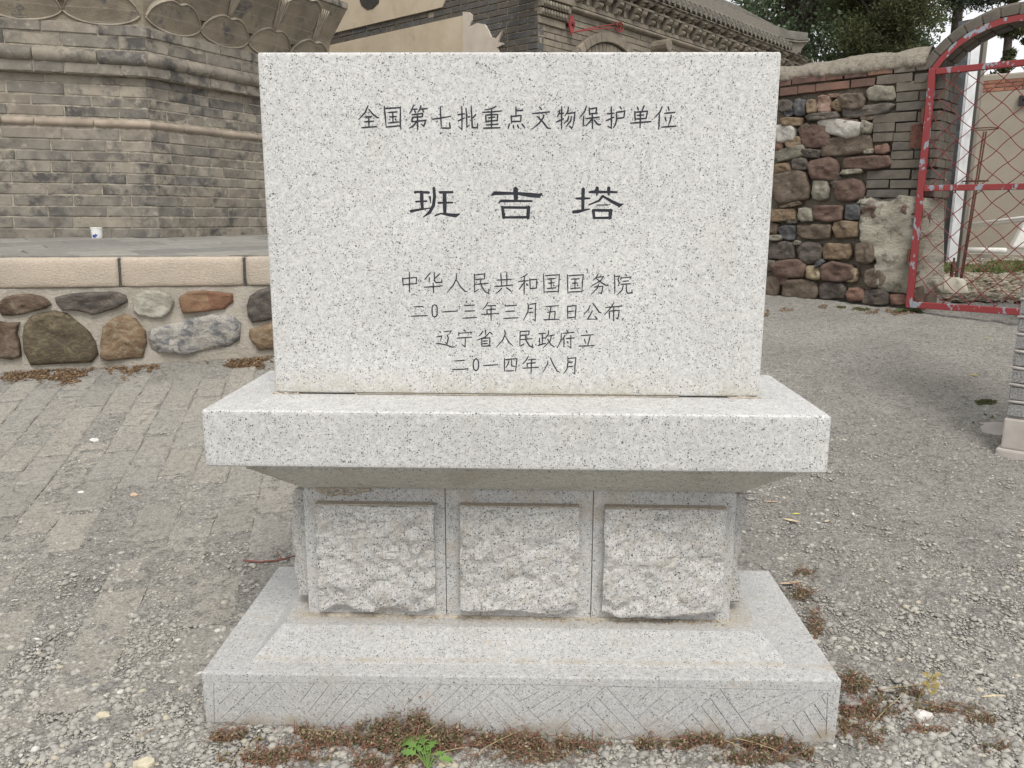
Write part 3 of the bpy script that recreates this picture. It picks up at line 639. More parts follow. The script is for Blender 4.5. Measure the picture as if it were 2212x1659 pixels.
SM = {'br': stonemat('stone_brown', [(.10, .065, .045), (.17, .115, .075), (.30, .25, .19)]),
 'dk': stonemat('stone_dark', [(.055, .055, .06), (.13, .11, .09), (.24, .20, .16)]),
 'pl': stonemat('stone_pale', [(.30, .27, .21), (.44, .41, .33), (.55, .52, .44)]),
 'rd': stonemat('stone_red_ochre', [(.20, .075, .05), (.26, .13, .07), (.32, .23, .12)], 5, (1, 1, 1)),
 'ol': stonemat('stone_olive', [(.085, .065, .05), (.14, .11, .065), (.25, .20, .11)], 16),
 'or': stonemat('stone_orange', [(.14, .11, .085), (.23, .14, .075), (.30, .225, .13), (.33, .30, .25)], 12),
 'bl': stonemat('stone_blue_white', [(.11, .12, .135), (.22, .22, .215), (.46, .43, .37), (.27, .225, .17)], 12)}
def flatstone(W, poly, out, mat, parent, name, seed, back=.03, jit=.012):
    pts = []
    n0 = len(poly)
    P = [np.array(p) for p in poly]
    for i in range(n0):       # closed Catmull-Rom
        p0, p1, p2, p3 = P[i-1], P[i], P[(i+1) % n0], P[(i+2) % n0]
        for t in (0, .33, .67):
            if jit > .02: pts.append(p1+(p2-p1)*t+np.array([.004*(random.random()-.5), .004*(random.random()-.5)])); continue
            pts.append(.5*((2*p1)+(-p0+p2)*t+(2*p0-5*p1+4*p2-p3)*t*t+(-p0+3*p1-3*p2+p3)*t**3))
    c = np.mean(pts, 0); n = len(pts); V = []; R = [(1.0, -back), (1.0, .2), (.965, .6), (.91, .85), (.8, .97), (.65, 1.), (.48, 1.), (.3, 1.), (.14, 1.)]
    for s_, o in R:
        for p in pts:
            q = c+(p-c)*s_; rel = out*o if o > 0 else o
            if o > 0: rel += (jit*(float(vn(q[0], q[1], 13, seed))-.5)+jit*.6*(float(vn(q[0], q[1], 36, seed+1))-.5))*(1 if s_ < 1 else .3)
            V.append(W.w(q[0], q[1], rel))
    V.append(W.w(c[0], c[1], out)); F = []
    for l in range(len(R)-1): F += [(l*n+i, l*n+(i+1) % n, (l+1)*n+(i+1) % n, (l+1)*n+i) for i in range(n)]
    F += [((len(R)-1)*n+i, (len(R)-1)*n+(i+1) % n, len(V)-1) for i in range(n)]
    me = mesh(name, V, F); bm = bmesh.new(); bm.from_mesh(me); bmesh.ops.recalc_face_normals(bm, faces=bm.faces); bm.to_mesh(me); bm.free()
    me.polygons.foreach_set('use_smooth', [True]*len(me.polygons)); return link(name, me, mat, parent)
TS = [('br', '5,600 60,555 130,537 230,533 310,550 370,585 380,610 340,640 250,665 120,690 30,690 5,650'),
('dk', '445,560 560,530 720,520 890,517 950,545 965,590 880,640 710,683 600,655 500,650 455,600'),
('pl', '1035,600 1060,540 1130,507 1220,508 1300,540 1328,590 1310,660 1250,705 1180,712 1080,690 1040,650'),
('rd', '1392,560 1450,520 1560,507 1700,520 1775,530 1780,590 1720,640 1600,655 1420,672 1400,620'),
('dk', '1905,620 1930,550 1990,505 2060,490 2120,500 2160,560 2150,700 2050,725 1950,740 1915,690'),
('br', '-60,760 0,745 60,760 150,755 130,830 150,900 160,1000 90,1025 -60,1000'),
('ol', '195,850 215,760 260,705 360,680 430,670 510,690 600,760 680,830 720,900 735,980 690,1040 250,1060 205,960'),
('or', '785,900 800,790 870,730 960,692 1040,730 1110,820 1115,900 1090,1010 830,1030 785,1000'),
('bl', '1170,870 1190,800 1350,760 1500,720 1620,692 1760,700 1830,760 1820,880 1740,930 1560,955 1450,985 1240,970 1190,940'),
('or', '1930,800 2100,755 2300,750 2330,900 2200,935 2000,955 1960,900 1930,860')]
for i, (k, s_) in enumerate(TS):
    flatstone(WT, (lambda Q: [tuple(np.mean(Q, 0)+(np.array(q)-np.mean(Q, 0))*1.08) for q in Q])([WT.px(*r2(*map(float, t.split(',')))) for t in s_.split()]), .030, SM[k], tw, 'stone', 5+i, jit=.026)
keys = list(SM)
for i, a in enumerate(list(np.arange(s_l+.15, -.35, .36))+list(np.arange(1.66, s_r-.1, .36))):
    for j, zz in enumerate((.71, .50)):
        rr = [(a+(.14+.03*random.random())*math.cos(t)+(j*.12), zz+.02*random.random()+(.075+.02*random.random())*math.sin(t)) for t in np.linspace(0, 6.28, 10)[:-1]]
        flatstone(WT, rr, .024, SM[keys[(i*3+j) % 7]], tw, 'stone', 60+i)
mk = M('kerb_sandstone'); c = mk.ramp(mk.noise(3, 4), [(.35, (.47, .41, .33)), (.65, (.54, .455, .365))]); c = mk.mix(.5, c, mk.ramp(mk.noise(80, 5, .75, mk.mapv((1, 1, 2))), [(.3, .55), (.68, 1.25)]), 'MULTIPLY')
mk.col(c).rough(.9); mk.bump(mk.noise(75, 5, .7, mk.mapv((1, 1, 2))), .9, .012)
mkm = simple('kerb_joint', (.075, .07, .06), .95, 80, .4, bump=.8)
KJ = [-1930, -980, -12+0, 920, 1882, 2850]; KJ = [-1000, -40+0, 920, 1882, 2850]
edges = [s_l]+[WT.px(*r2(x, 360))[0] for x in (-30, 922, 1882)]; L0 = edges[-1]-edges[-2]
while edges[-1]+L0 < s_r+.3: edges.append(edges[-1]+L0)
for i in range(len(edges)-1):
    a0, a1 = edges[i]+.008, edges[i+1]-.008
    nx_, nz_ = 28, 7; V = []; F = []; prof = [(-.16, ZT0-.004), (-.02, ZT0), (-.006, ZT0-.003), (.006, ZT0-.014)]+[(.009+.004*math.sin(t*3), ZT0-.014-(ZT0-ZK0-.02)*t) for t in (.16, .33, .5, .67, .84, .97)]+[(.004, ZK0+.002), (-.16, ZK0)]
    for k in range(nx_+1):
        a = a0+(a1-a0)*k/nx_; e = min(k, nx_-k)
        for (o, z) in prof:
            jo = .005*(float(vn(a, z, 40, i))-.5)+.007*(float(vn(a, z, 11, i+3))-.5)-(.007 if e == 0 else .0015 if e == 1 else 0)
            V.append(WT.w(a+(.004*(float(vn(z, o, 30, i))-.5) if e == 0 else 0), z+(.004*(float(vn(a, o, 18, i))-.5) if z > ZK0+.02 else 0), o+(jo if o > -.1 else 0)))
    m_ = len(prof); F = [(k*m_+q, k*m_+(q+1) % m_, (k+1)*m_+(q+1) % m_, (k+1)*m_+q) for k in range(nx_) for q in range(m_)]
    F += [tuple(range(m_)), tuple(nx_*m_+q for q in range(m_))[::-1]]
    me = mesh('kerb_stone', V, F, True); bm = bmesh.new(); bm.from_mesh(me); bmesh.ops.recalc_face_normals(bm, faces=bm.faces); bm.to_mesh(me); bm.free()
    link('kerb_stone', me, mk.m, tw)
    MB().wbox(WT, a1+.001, a1+.016, ZK0, ZT0-.006, -.1, .001).build('joint_filling', mkm, tw)
# terrace fill and paving tiles
mpav = M('terrace_tile'); c = mpav.ramp(mpav.rnd(), [(0, (.185, .18, .165)), (.5, (.235, .225, .20)), (1, (.28, .265, .235))]); c = mpav.mix(.45, c, mpav.ramp(mpav.noise(20, 5, .7, mpav.mapv((1, 1, 1))), [(.3, .6), (.7, 1.3)]), 'MULTIPLY'); mpav.col(c).rough(.85); mpav.bump(mpav.noise(60, 5, .7), .6, .008)
dj = simple('terrace_bed', (.12, .11, .095), .95, 60, .3, bump=.6)
tb = MB(); q = [WT.w(s_l, 0, -.12), WT.w(s_r, 0, -.12), WT.w(s_r, 0, -5.5), WT.w(s_l, 0, -5.5)]
V = [(p.x, p.y, 0) for p in q]+[(p.x, p.y, tz(p.x, p.y)-.012) for p in q]
qm = [WT.w(s_l, 0, -1.67), WT.w(s_r, 0, -1.67)]
V += [(p.x, p.y, tz(p.x, p.y)-.012) for p in qm]
tb.add(V, [(0, 1, 2, 3), (4, 8, 9, 5), (8, 7, 6, 9), (0, 4, 5, 1), (1, 5, 9, 6, 2), (2, 6, 7, 3), (3, 7, 8, 4, 0)])
terr = tb.build('terrace_pavement', dj); tag(terr, 'raised terrace of grey paving tiles around the foot of the brick pagoda', kind='structure')
u0 = WL.d; T = .34
ua = math.radians(20); u1 = np.array([u0[0]*math.cos(ua)-u0[1]*math.sin(ua), u0[0]*math.sin(ua)+u0[1]*math.cos(ua)]); u2 = np.array([-u1[1], u1[0]])
nt_ = 0
for i in range(-12, 13):
    for j in range(-12, 8):
        c0 = PC+u1*((i+(.5 if j % 2 else 0))*T)+u2*(j*T)
        cn = [c0+u1*((s1*.5)*T*.985+random.uniform(-.012, .012))+u2*((s2*.5)*T*.985+random.uniform(-.012, .012)) for s1, s2 in ((-1, -1), (1, -1), (1, 1), (-1, 1))]
        off = [-((p-WT.P)@WT.n) for p in cn]; al = (c0-WT.P)@WT.d
        if max(off) < .16 or al > 1.9 or al < s_l+.1: continue
        # clip at the kerb
        cn = [p if o > .155 else p-WT.n*(.155-o) for p, o in zip(cn, off)]
        if (c0-PC)@WL.n < -.15 and (c0-PC)@WR.n < -.15: continue
        lf = random.uniform(-.003, .004); pz = [tz(*p)+lf+random.uniform(-.0015, .0015) for p in cn]
        b = MB(); cc = np.mean(cn, 0)
        b.add([(p[0], p[1], z-.02) for p, z in zip(cn, pz)]+[(p[0], p[1], z-.004) for p, z in zip(cn, pz)]+[(*(cc+(p-cc)*.955), z) for p, z in zip(cn, pz)],
              [(0, 1, 5, 4), (1, 2, 6, 5), (2, 3, 7, 6), (3, 0, 4, 7), (4, 5, 9, 8), (5, 6, 10, 9), (6, 7, 11, 10), (7, 4, 8, 11), (8, 9, 10, 11)])
        b.build('paving_tile', mpav.m, terr); nt_ += 1
print('tiles', nt_)

# ------------------------------------------------------------------ pagoda
pg = thing('brick_pagoda', 'octagonal base of an old grey brick pagoda with a band of carved lotus petals', 'pagoda')
m_pb = brickmat('pagoda_brick', [(.27, .238, .19), (.22, .198, .165), (.30, .268, .215), (.205, .19, .165), (.255, .225, .185), (.315, .283, .23), (.23, .205, .17), (.275, .248, .205), (.20, .184, .158)], stain=(.07, .068, .066), stain_amt=.9, pale=(.42, .37, .30), bump=.6)
m_roll = brickmat('pagoda_roll', [(.34, .28, .22), (.31, .26, .21), (.36, .30, .235)], stain=(.2, .18, .15), stain_amt=.4, bump=.4)
m_core = simple('pagoda_mortar', (.30, .268, .215), .95, 25, .4, bump=.6)
kb = make_bricks(m_pb, 'old_brick'); kr = make_bricks(m_roll, 'roll_brick', True); kr2 = make_bricks(m_pb, 'roll_brick_b', True)
ys_ = [512.7, 493, 468.7, 446.6, 423, 398.7, 376, 351.5, 330, 306, 281.6, 257, 234, 211.6, 187, 167.6, 143, 112, 83, 58.6]
zs = [WL.px(300, y)[1] for y in ys_]; zs[0] = zpb-.005
SIDE = 1.96; TAN = math.tan(math.radians(22.5))
def off(i):
    if i < 10: return .036*(1-i/10)
    return {10: .018, 11: -.012, 12: -.012, 13: -.012, 14: -.012, 15: .045, 16: .075, 17: .035, 18: .045}[i]
for i in range(19):
    z0, z1 = zs[i], zs[i+1]; o = off(i); g = .0035; ext = TAN*o
    for W, A0, A1 in ((WL, -SIDE-ext, ext), (WR, -ext, SIDE+ext)):
        a = A0 if W is WR else A1
        first = (.19 if i % 2 else .34)*(1 if W is WR else 1)*random.uniform(.85, 1.1)
        pos = a; sgn = 1 if W is WR else -1; lim = A1 if sgn > 0 else A0; kk = 0
        while (lim-pos)*sgn > .02:
            Ln = first if kk == 0 else random.choice([.355, .37, .38, .36, .35, .19 if random.random() < .4 else .36])*(1.0 if i not in (10, 16) else 1.06); nxt = pos+sgn*Ln
            if (lim-nxt)*sgn < .08: nxt = lim
            p0, p1 = sorted((pos, nxt)); e0 = 0 if abs(p0-(-ext)) < 1e-6 and W is WR else g; e1 = 0 if abs(p1-ext) < 1e-6 and W is WL else g
            kit = kr if i == 10 else kr2 if i == 16 else kb
            zz0 = z0+g-(.012 if i == 16 else 0)
            brick(W, p0+e0, p1-e1, zz0, z1-g, o+random.uniform(-.002, .003), .11 if i not in (10, 16) else .1, kit, pg, 'roll_moulding' if i in (10, 16) else 'brick')
            pos = nxt; kk += 1
# core octagon
def octo(off_):
    C = PC+WL.n*off_+WL.d*(off_*TAN); P = []; d = WR.d.copy(); p = C.copy(); s_ = SIDE+2*off_*TAN
    for k in range(8):
        P.append(p.copy()); p = p+d*s_; ca, sa = math.cos(math.radians(45)), math.sin(math.radians(45)); d = np.array([d[0]*ca-d[1]*sa, d[0]*sa+d[1]*ca])
    return P
def ringsolid(levels, name, mat, parent, smooth=False):
    b = MB(); n = len(levels)
    for o, z in levels:
        b.V += [(p[0], p[1], z) for p in octo(o)]
    for l in range(n-1): b.F += [(l*8+k, l*8+(k+1) % 8, l*8+8+(k+1) % 8, l*8+8+k) for k in range(8)]
    b.F += [tuple(range(8))[::-1], tuple(range((n-1)*8, n*8))]; return b.build(name, mat, parent, smooth)
ringsolid([(.03, zpb-.1), (.031, zpb), (-.004, zs[10]), (-.004, zs[11]), (-.016, zs[11]+.001), (-.016, zs[15]), (.038, zs[15]+.001), (.038, zs[17]), (.028, zs[17]+.001), (.038, zs[19])], 'masonry_core', m_core, pg)
# lotus courses
ZB = zs[19]; m_lot = M('lotus_brick')
c = m_lot.ramp(m_lot.noise(5, 4, .6), [(.3, (.18, .155, .12)), (.5, (.25, .215, .16)), (.7, (.31, .265, .195))]); st_ = m_lot.ramp(m_lot.noise(6, 5, .7), [(.56, 0.), (.66, 1.)])
c = m_lot.mix(m_lot.math('MULTIPLY', st_, .75), c, (.075, .08, .09)); 
sz_ = m_lot.t.nodes.new('ShaderNodeSeparateXYZ'); m_lot.L(m_lot.pos, sz_.inputs[0]); zq = m_lot.math('ADD', sz_.outputs[2], m_lot.math('MULTIPLY', m_lot.noise(9, 3), .02))
jt = m_lot.ramp(m_lot.math('FRACT', m_lot.math('DIVIDE', zq, .083)), [(.0, 1.), (.07, 1.), (.10, 0.), (1., 0.)]); jt = m_lot.math('MULTIPLY', jt, m_lot.ramp(m_lot.noise(25, 4), [(.4, .2), (.6, .8)])); c = m_lot.mix(jt, c, (.33, .30, .25))
c = m_lot.mix(.35, c, m_lot.ramp(m_lot.noise(170, 3, .7), [(.3, .6), (.7, 1.3)]), 'MULTIPLY'); m_lot.col(c).rough(.95); m_lot.bump(m_lot.noise(50, 5, .7), .6, .01)
m_rim = brickmat('lotus_rim', [(.40, .35, .27), (.36, .315, .25), (.43, .375, .29)], stain=(.2, .18, .15), stain_amt=.5, bump=.4)
ZJ = ZB+.068
HB = .52
ringsolid([(.03, ZB-.01), (.035, ZB+.06), (.07, ZB+.25), (.16, ZB+.42), (.22, ZB+HB)], 'lotus_band_core', m_lot.m, pg)
PW = SIDE/4
def flare(h): return .04+.05*(h/.25)+.09*max(0, (h-.18)/.3)**1.3
def petal(W, ac, zc, low, high, oz, seed, lip=.055, flat=False):
    """scalloped petal: lower arc and double-humped upper lip, its lip leaning outward"""
    n, m_ = 22, 7; V = []; hw = PW/2*.99
    up = lambda u: high*(1-abs(u)**2.3)**.62*(1-.16*math.exp(-(u/.16)**2))
    lw = (lambda u: -low) if flat else (lambda u: -low*(1-abs(u)**2.2)**.75)
    def pt(u, v):
        z = zc+lw(u)+(up(u)-lw(u))*v; e = max(0, 1-abs(u)**3)
        o = oz+.012+e*(lip*v**1.8+.018*math.sin(math.pi*min(1, v*1.15)))+max(0, flare(z-ZB)-.05)
        return W.w(ac+u*hw, z, o)
    for j in range(m_+1):
        for i in range(n+1): V.append(pt(-1+2*i/n, j/m_))
    F = [(j*(n+1)+i, j*(n+1)+i+1, (j+1)*(n+1)+i+1, (j+1)*(n+1)+i) for j in range(m_) for i in range(n)]
    k0 = len(V)   # close behind
    for i in range(n+1):
        u = -1+2*i/n; z = zc+up(u); V.append(W.w(ac+u*hw, z+.004, oz-.02+max(0, flare(z-ZB)-.05)))
    F += [(m_*(n+1)+i, m_*(n+1)+i+1, k0+i+1, k0+i) for i in range(n)]
    o = link('lotus_petal', mesh('lotus_petal', V, F, True), m_lot.m, pg)
    if not flat: b = MB(); b.tube([pt(-1+2*i/n, 0) for i in range(n+1)], [.0045+.003*abs(math.cos(i*.3+seed)) for i in range(n+1)], 6); b.build('petal_lower_rim', m_rim, o, smooth=True)
    b = MB(); V2 = []; 
    for i in range(n+1):
        u = -1+2*i/n; p = pt(u, 1); e = max(0, 1-abs(u)**3); z = p.z; nn = Vector((W.n[0], W.n[1], 0))
        V2 += [p-Vector((0, 0, .004)), p+nn*.010-Vector((0, 0, .001)), p+nn*.010+Vector((0, 0, .004)), p-nn*(.03+.05*e)+Vector((0, 0, .020+.022*e)), p-nn*(.035+.05*e)-Vector((0, 0, .0))]
    F2 = [(i*5+q, i*5+(q+1) % 5, (i+1)*5+(q+1) % 5, (i+1)*5+q) for i in range(n) for q in range(5)]
    b.add(V2, F2); b.build('petal_lip', m_rim, o, smooth=True)
for W, ks in ((WL, [-3.5+k for k in range(0, 4)]), (WR, [.5, 1.5, 2.5, 3.5])):
    for k in ks: petal(W, k*PW, ZJ, .075, .135, .03, k)
for W, ks in ((WL, [-3, -2, -1]), (WR, [1, 2, 3])):
    for k in ks:
        petal(W, k*PW, ZJ+.285, .22, .125, .05, k+9, .07, True)
for W, k in ((WL, 0), (WR, 0), (WR, 4)):
    # corner petals of the upper row: half on each face
    a = k*PW
    b = MB(); cpt = W.w(a+(flare(.36)*TAN*(1 if W is WL or k == 4 else -1)), ZJ+.32, flare(.32)+.02)
for W, ks in ((WL, [-3, -2, -1]), (WR, [0.02, 1, 2, 3])):
    for k in ks:     # carved veins fanning out between the petals
        for q in range(-2, 3):
            z0 = ZJ+.02; b = MB(); a = k*PW
            a = (k+.5*(1 if W is WR else -1))*PW; pts = [W.w(a+q*.006+q*.022*t, ZJ+.12+.26*t, flare(.068+.12+.26*t)+.012+.03*math.sin(2.2*t)) for t in np.linspace(0, 1, 6)]
            b.tube(pts, [.005, .007, .008, .008, .007, .004], 5)
            b.build('carved_vein', m_rim, pg, smooth=True)
# courses above the lotus band
zz = ZB+HB
for W, A0, A1 in ((WL, -SIDE-.22*TAN, .22*TAN), (WR, -.22*TAN, SIDE+.22*TAN)):
    pos = A0
    while pos < A1-.05:
        nxt = min(pos+.37, A1); brick(W, pos+.002, nxt-.002, zz, zz+.055, .235, .12, kb, pg); brick(W, pos+.002, nxt-.002, zz+.07, zz+.22, .20, .2, kr2, pg, 'roll_moulding'); pos = nxt
ringsolid([(.2, zz), (.2, zz+.06), (.14, zz+.07), (.14, zz+.24), (0, zz+.25), (0, zz+1.2)], 'upper_core', m_core, pg)

# ------------------------------------------------------------------ cup on the terrace
mw = simple('white_porcelain', (.72, .72, .70), .25, 50, .05, bump=0); mbl = simple('blue_print', (.03, .07, .32), .3, 60, .3, bump=0)
cp = np.array([0, 0]); q = gp(388, 1000)
# foot point on terrace: intersect at pixel (387,955 src/1.85)
r_ = ray(210, 518); t = 5.0
for _ in range(20):
    p = CAM+r_*t; f = p[2]-tz(p[0], p[1]); t += f/(-r_[2])*.8 if True else 0
cupP = CAM+r_*t; dcup = depth_of(cupP[:2]); print('cup', cupP, dcup)
mug = thing('porcelain_cup', 'small white porcelain cup with blue painting standing on the terrace tiles', 'cup')
rc = 12.3/1777*dcup; hc = 25/1777*dcup
prof = [(.0, .0), (.72, 0), (.80, .03), (.90, .16), (.93, .5), (.93, .8), (.97, .93), (1.03, 1.0), (1.0, 1.0), (.9, .93), (.87, .8), (.86, .2), (.6, .1), (0, .09)]
V = []; n = 28
for r1, h1 in prof: V += [(cupP[0]+rc*r1*math.cos(2*math.pi*k/n), cupP[1]+rc*r1*math.sin(2*math.pi*k/n), cupP[2]+.003+hc*h1) for k in range(n)]
F = [(l*n+k, l*n+(k+1) % n, (l+1)*n+(k+1) % n, (l+1)*n+k) for l in range(len(prof)-1) for k in range(n)]
link('cup_body', mesh('cup_body', V, F, True), mw, mug)
def decal(name, th0, th1, h0, h1, pts, mat):
    V = []; F = []
    for (u, v) in pts:
        th = th0+(th1-th0)*u; h = h0+(h1-h0)*v; V.append((cupP[0]+rc*.945*math.cos(th), cupP[1]+rc*.945*math.sin(th), cupP[2]+hc*h))
    link(name, mesh(name, V, [tuple(range(len(pts)))]), mat, mug)
base = -math.pi/2-.1
decal('painted_motif', base-.25, base+.75, .18, .55, [(0, .35), (.2, .1), (.5, 0), (.8, .3), (1, .8), (.75, .7), (.6, 1), (.45, .6), (.2, .75)], mbl)
for k in range(4): decal('painted_mark', base-.62, base-.42, .72-.16*k, .84-.16*k, [(0, 0), (1, .1), (.8, 1), (.1, .8)], mbl if k > 2 else simple('ink', (.05, .05, .06), .4, 60, .2, bump=0))
# ------------------------------------------------------------------ rubble wall with gate arch
def r5(x, y): return 1619.9+x*.2676, y*.2676
def r6(x, y): return 1619.9+x*.2676, 351+y*.2676
rw = thing('rubble_wall', 'weathered wall of brown rubble stones with brick courses and a brick gate arch', 'stone wall')
m_mud = M('mud_mortar'); c = m_mud.ramp(m_mud.noise(12, 5, .65), [(.3, (.13, .115, .09)), (.7, (.25, .22, .17))]); c = m_mud.mix(.4, c, m_mud.ramp(m_mud.noise(120, 4, .7), [(.3, .6), (.7, 1.3)]), 'MULTIPLY'); m_mud.col(c).rough(.95); m_mud.bump(m_mud.noise(45, 5, .7), .9, .02)
m_mud = m_mud.m
S_END = WS.px(*r5(1555, 900))[0]; DEP = .36
S_L = -3.4; zg = lambda s: g1(*(WS.P+WS.d*s))
z_top = WS.px(*r5(840, 600))[1]; z_crest = WS.px(*r5(800, 440))[1]
print('rubble wall end', S_END, 'top', z_top, z_crest, 'ground', zg(0))
V = []; F = []; nx_, nz_ = 90, 36
for j in range(nz_+1):
    for i in range(nx_+1):
        s = S_L+(S_END-.02-S_L)*i/nx_; z = .3+(z_top+.02-.3)*j/nz_
        V.append(WS.w(s, z, -.026+.04*(float(vn(s, z, 9, 1))-.5)+.01*(float(vn(s, z, 30, 2))-.5)))
F = [(j*(nx_+1)+i, j*(nx_+1)+i+1, (j+1)*(nx_+1)+i+1, (j+1)*(nx_+1)+i) for j in range(nz_) for i in range(nx_)]
link('mortar_bed', mesh('mortar_bed', V, F, True), m_mud, rw)
MB().wbox(WS, S_L, S_END-.012, .2, z_top, -DEP+.01, -.085).build('wall_core', m_mud, rw)
def sm2(name, *cs):
    f = lambda c: tuple((v*.9+.1*(sum(c)/3))*.85 for v in c)
    return stonemat(name, [f(c) for c in cs], 17, (1, 1, 1.6))
S2 = {'n': sm2('rubble_brown', (.10, .075, .055), (.165, .125, .09), (.25, .20, .15)),
 'd': sm2('rubble_dark', (.07, .06, .055), (.12, .10, .085), (.2, .17, .13)),
 's': sm2('rubble_slate', (.065, .068, .075), (.11, .11, .115), (.17, .16, .15)),
 'o': sm2('rubble_ochre', (.14, .095, .06), (.23, .16, .095), (.34, .27, .19)),
 'r': sm2('rubble_pinkwhite', (.25, .11, .08), (.36, .24, .18), (.55, .46, .38)),
 'b': sm2('rubble_red', (.17, .09, .065), (.23, .13, .095), (.29, .19, .14)),
 't': sm2('rubble_tan', (.19, .17, .13), (.27, .25, .19), (.38, .35, .28)),
 'g': sm2('rubble_greybrown', (.10, .09, .08), (.16, .14, .115), (.24, .21, .17)),
 'p': sm2('rubble_purple', (.11, .066, .052), (.165, .105, .08), (.23, .16, .12)),
 'w': sm2('rubble_white', (.36, .33, .28), (.52, .49, .43), (.65, .62, .56)),
 'y': sm2('rubble_yellow', (.16, .115, .07), (.32, .25, .15), (.48, .42, .30))}
ST5 = '''290,860,130,110,0,d;410,865,110,150,0,s;505,860,85,125,0,o;605,840,130,150,0,r;683,775,100,40,0,b;715,850,90,95,40,o;825,820,215,135,0,n;1055,760,235,132,0,t;590,940,290,62,-6,g;940,895,430,95,-8,g;325,912,80,60,-30,s;350,985,190,74,0,o;445,1040,115,66,-35,n;540,1100,255,200,0,p;742,1030,370,145,8,w;803,977,165,42,5,p;950,952,110,42,0,n;945,1030,105,110,15,t;290,1075,170,170,0,w;238,1172,95,115,0,b;362,1152,145,95,-15,o;780,1180,435,170,-7,n;1068,1205,130,80,-10,b;965,1222,95,44,0,t;330,1240,285,105,-12,t;503,1240,160,82,0,d;945,1310,405,112,-4,p;410,1325,150,110,0,d;270,1360,165,74,-10,o;830,1387,175,42,-5,t'''
ST6 = '''605,60,272,185,0,p;330,195,325,255,0,n;575,225,145,175,0,t;703,150,112,120,-30,d;803,220,250,180,0,p;340,342,175,36,-12,n;275,425,222,112,-5,o;345,470,92,52,0,g;455,420,130,115,0,t;635,405,250,142,0,p;835,405,142,132,0,s;188,535,92,100,0,n;313,562,140,122,0,s;215,608,105,52,0,t;525,560,300,132,0,n;785,545,250,145,0,o;262,710,235,150,0,d;388,648,62,34,0,t;490,730,200,170,0,d;705,718,232,142,0,o;165,832,95,92,0,g;322,857,284,142,0,p;523,890,132,112,10,y;575,812,92,42,-40,s;715,885,300,162,0,p;818,905,125,112,0,y;172,995,155,172,0,n;277,950,102,92,0,p;410,1018,300,172,0,n;667,1032,232,152,0,d;855,1062,142,112,10,b;1022,1085,235,135,0,d;1205,1105,155,90,0,b;1015,935,180,150,0,n;935,722,155,185,0,n;988,400,150,115,0,p;1290,385,115,95,0,p;50,200,240,200,0,n;20,420,220,150,0,p;10,620,240,160,0,d;20,820,220,150,0,n;-180,980,250,170,0,o'''
def rubble(fn, s_, seed):
    x, y, w_, h_, rot, k = s_.split(','); x, y, w_, h_, rot = map(float, (x, y, w_, h_, rot)); r = random.Random(seed)
    npt = 8; ph = r.uniform(0, 6.28); P = []; rr = math.radians(rot)
    for i in range(npt):
        t = 2*math.pi*i/npt+r.uniform(-.14, .14); e = .55
        cx_, sy_ = math.cos(t), math.sin(t); ux = math.copysign(abs(cx_)**e, cx_)*w_/2*r.uniform(.92, 1.16); uy = math.copysign(abs(sy_)**e, sy_)*h_/2*r.uniform(.92, 1.18)
        P.append(WS.px(*fn(x+ux*math.cos(rr)-uy*math.sin(rr), y+ux*math.sin(rr)+uy*math.cos(rr))))
    flatstone(WS, P, r.uniform(.02, .05), S2[k], rw, 'stone', seed, back=.07, jit=.03)
for i, s_ in enumerate(ST5.split(';')): rubble(r5, s_, 200+i)
for i, s_ in enumerate(ST6.split(';')): rubble(r6, s_, 300+i)
rg = random.Random(91); s_ = -3.3
for row in range(9):       # the wall goes on behind the monument
    z_ = .66+row*.165; s_ = S_L+.05
    while s_ < WS.px(*r6(-40, 500))[0]-.05:
        w_ = rg.uniform(.12, .26); h_ = rg.uniform(.12, .165); P = [(s_+w_/2+w_/2*1.04*math.copysign(abs(math.cos(t))**.55, math.cos(t))*rg.uniform(.88, 1.), z_+h_/2*math.copysign(abs(math.sin(t))**.55, math.sin(t))*rg.uniform(.88, 1.)) for t in np.linspace(0, 2*math.pi, 9)[:-1]]
        flatstone(WS, P, rg.uniform(.02, .045), S2[rg.choice('nnndpgots')], rw, 'stone', 500+row, back=.07, jit=.03); s_ += w_+.008
# pale mortar lump at the jamb foot
plast = M('lime_mortar'); c = plast.ramp(plast.noise(9, 5, .65), [(.32, (.36, .33, .26)), (.5, (.45, .42, .34)), (.7, (.52, .49, .41))]); st_ = plast.ramp(plast.noise(7, 6, .75), [(.53, 0.), (.60, 1.)])
c = plast.mix(plast.math('MULTIPLY', st_, .8), c, (.19, .16, .125)); c = plast.mix(.3, c, plast.ramp(plast.noise(120, 4, .7), [(.3, .6), (.7, 1.3)]), 'MULTIPLY'); plast.col(c).rough(.95); plast.bump(plast.noise(28, 6, .75, plast.mapv((1, 1, 1.8))), 1., .03)
pp = [WS.px(*r6(*q)) for q in ((845, 330), (900, 262), (990, 262), (1060, 300), (1200, 262), (1345, 275), (1560, 300), (1560, 1060), (1340, 1060), (1190, 1052), (1060, 1035), (1010, 1020), (1090, 860), (1020, 800), (1015, 690), (905, 655), (930, 560), (905, 450), (870, 350))]
P = [np.array(p) for p in pp]; 
bm = bmesh.new(); vs = [bm.verts.new(WS.w(p[0], p[1], 0)) for p in P]; f = bm.faces.new(vs)
bmesh.ops.triangulate(bm, faces=[f]); 
for _ in range(5): bmesh.ops.subdivide_edges(bm, edges=[e for e in bm.edges if e.calc_length() > .035], cuts=1, use_grid_fill=False)
bmesh.ops.triangulate(bm, faces=bm.faces[:]); nn = Vector((WS.n[0], WS.n[1], 0)); bd = {v.index for v in bm.verts if v.is_boundary}
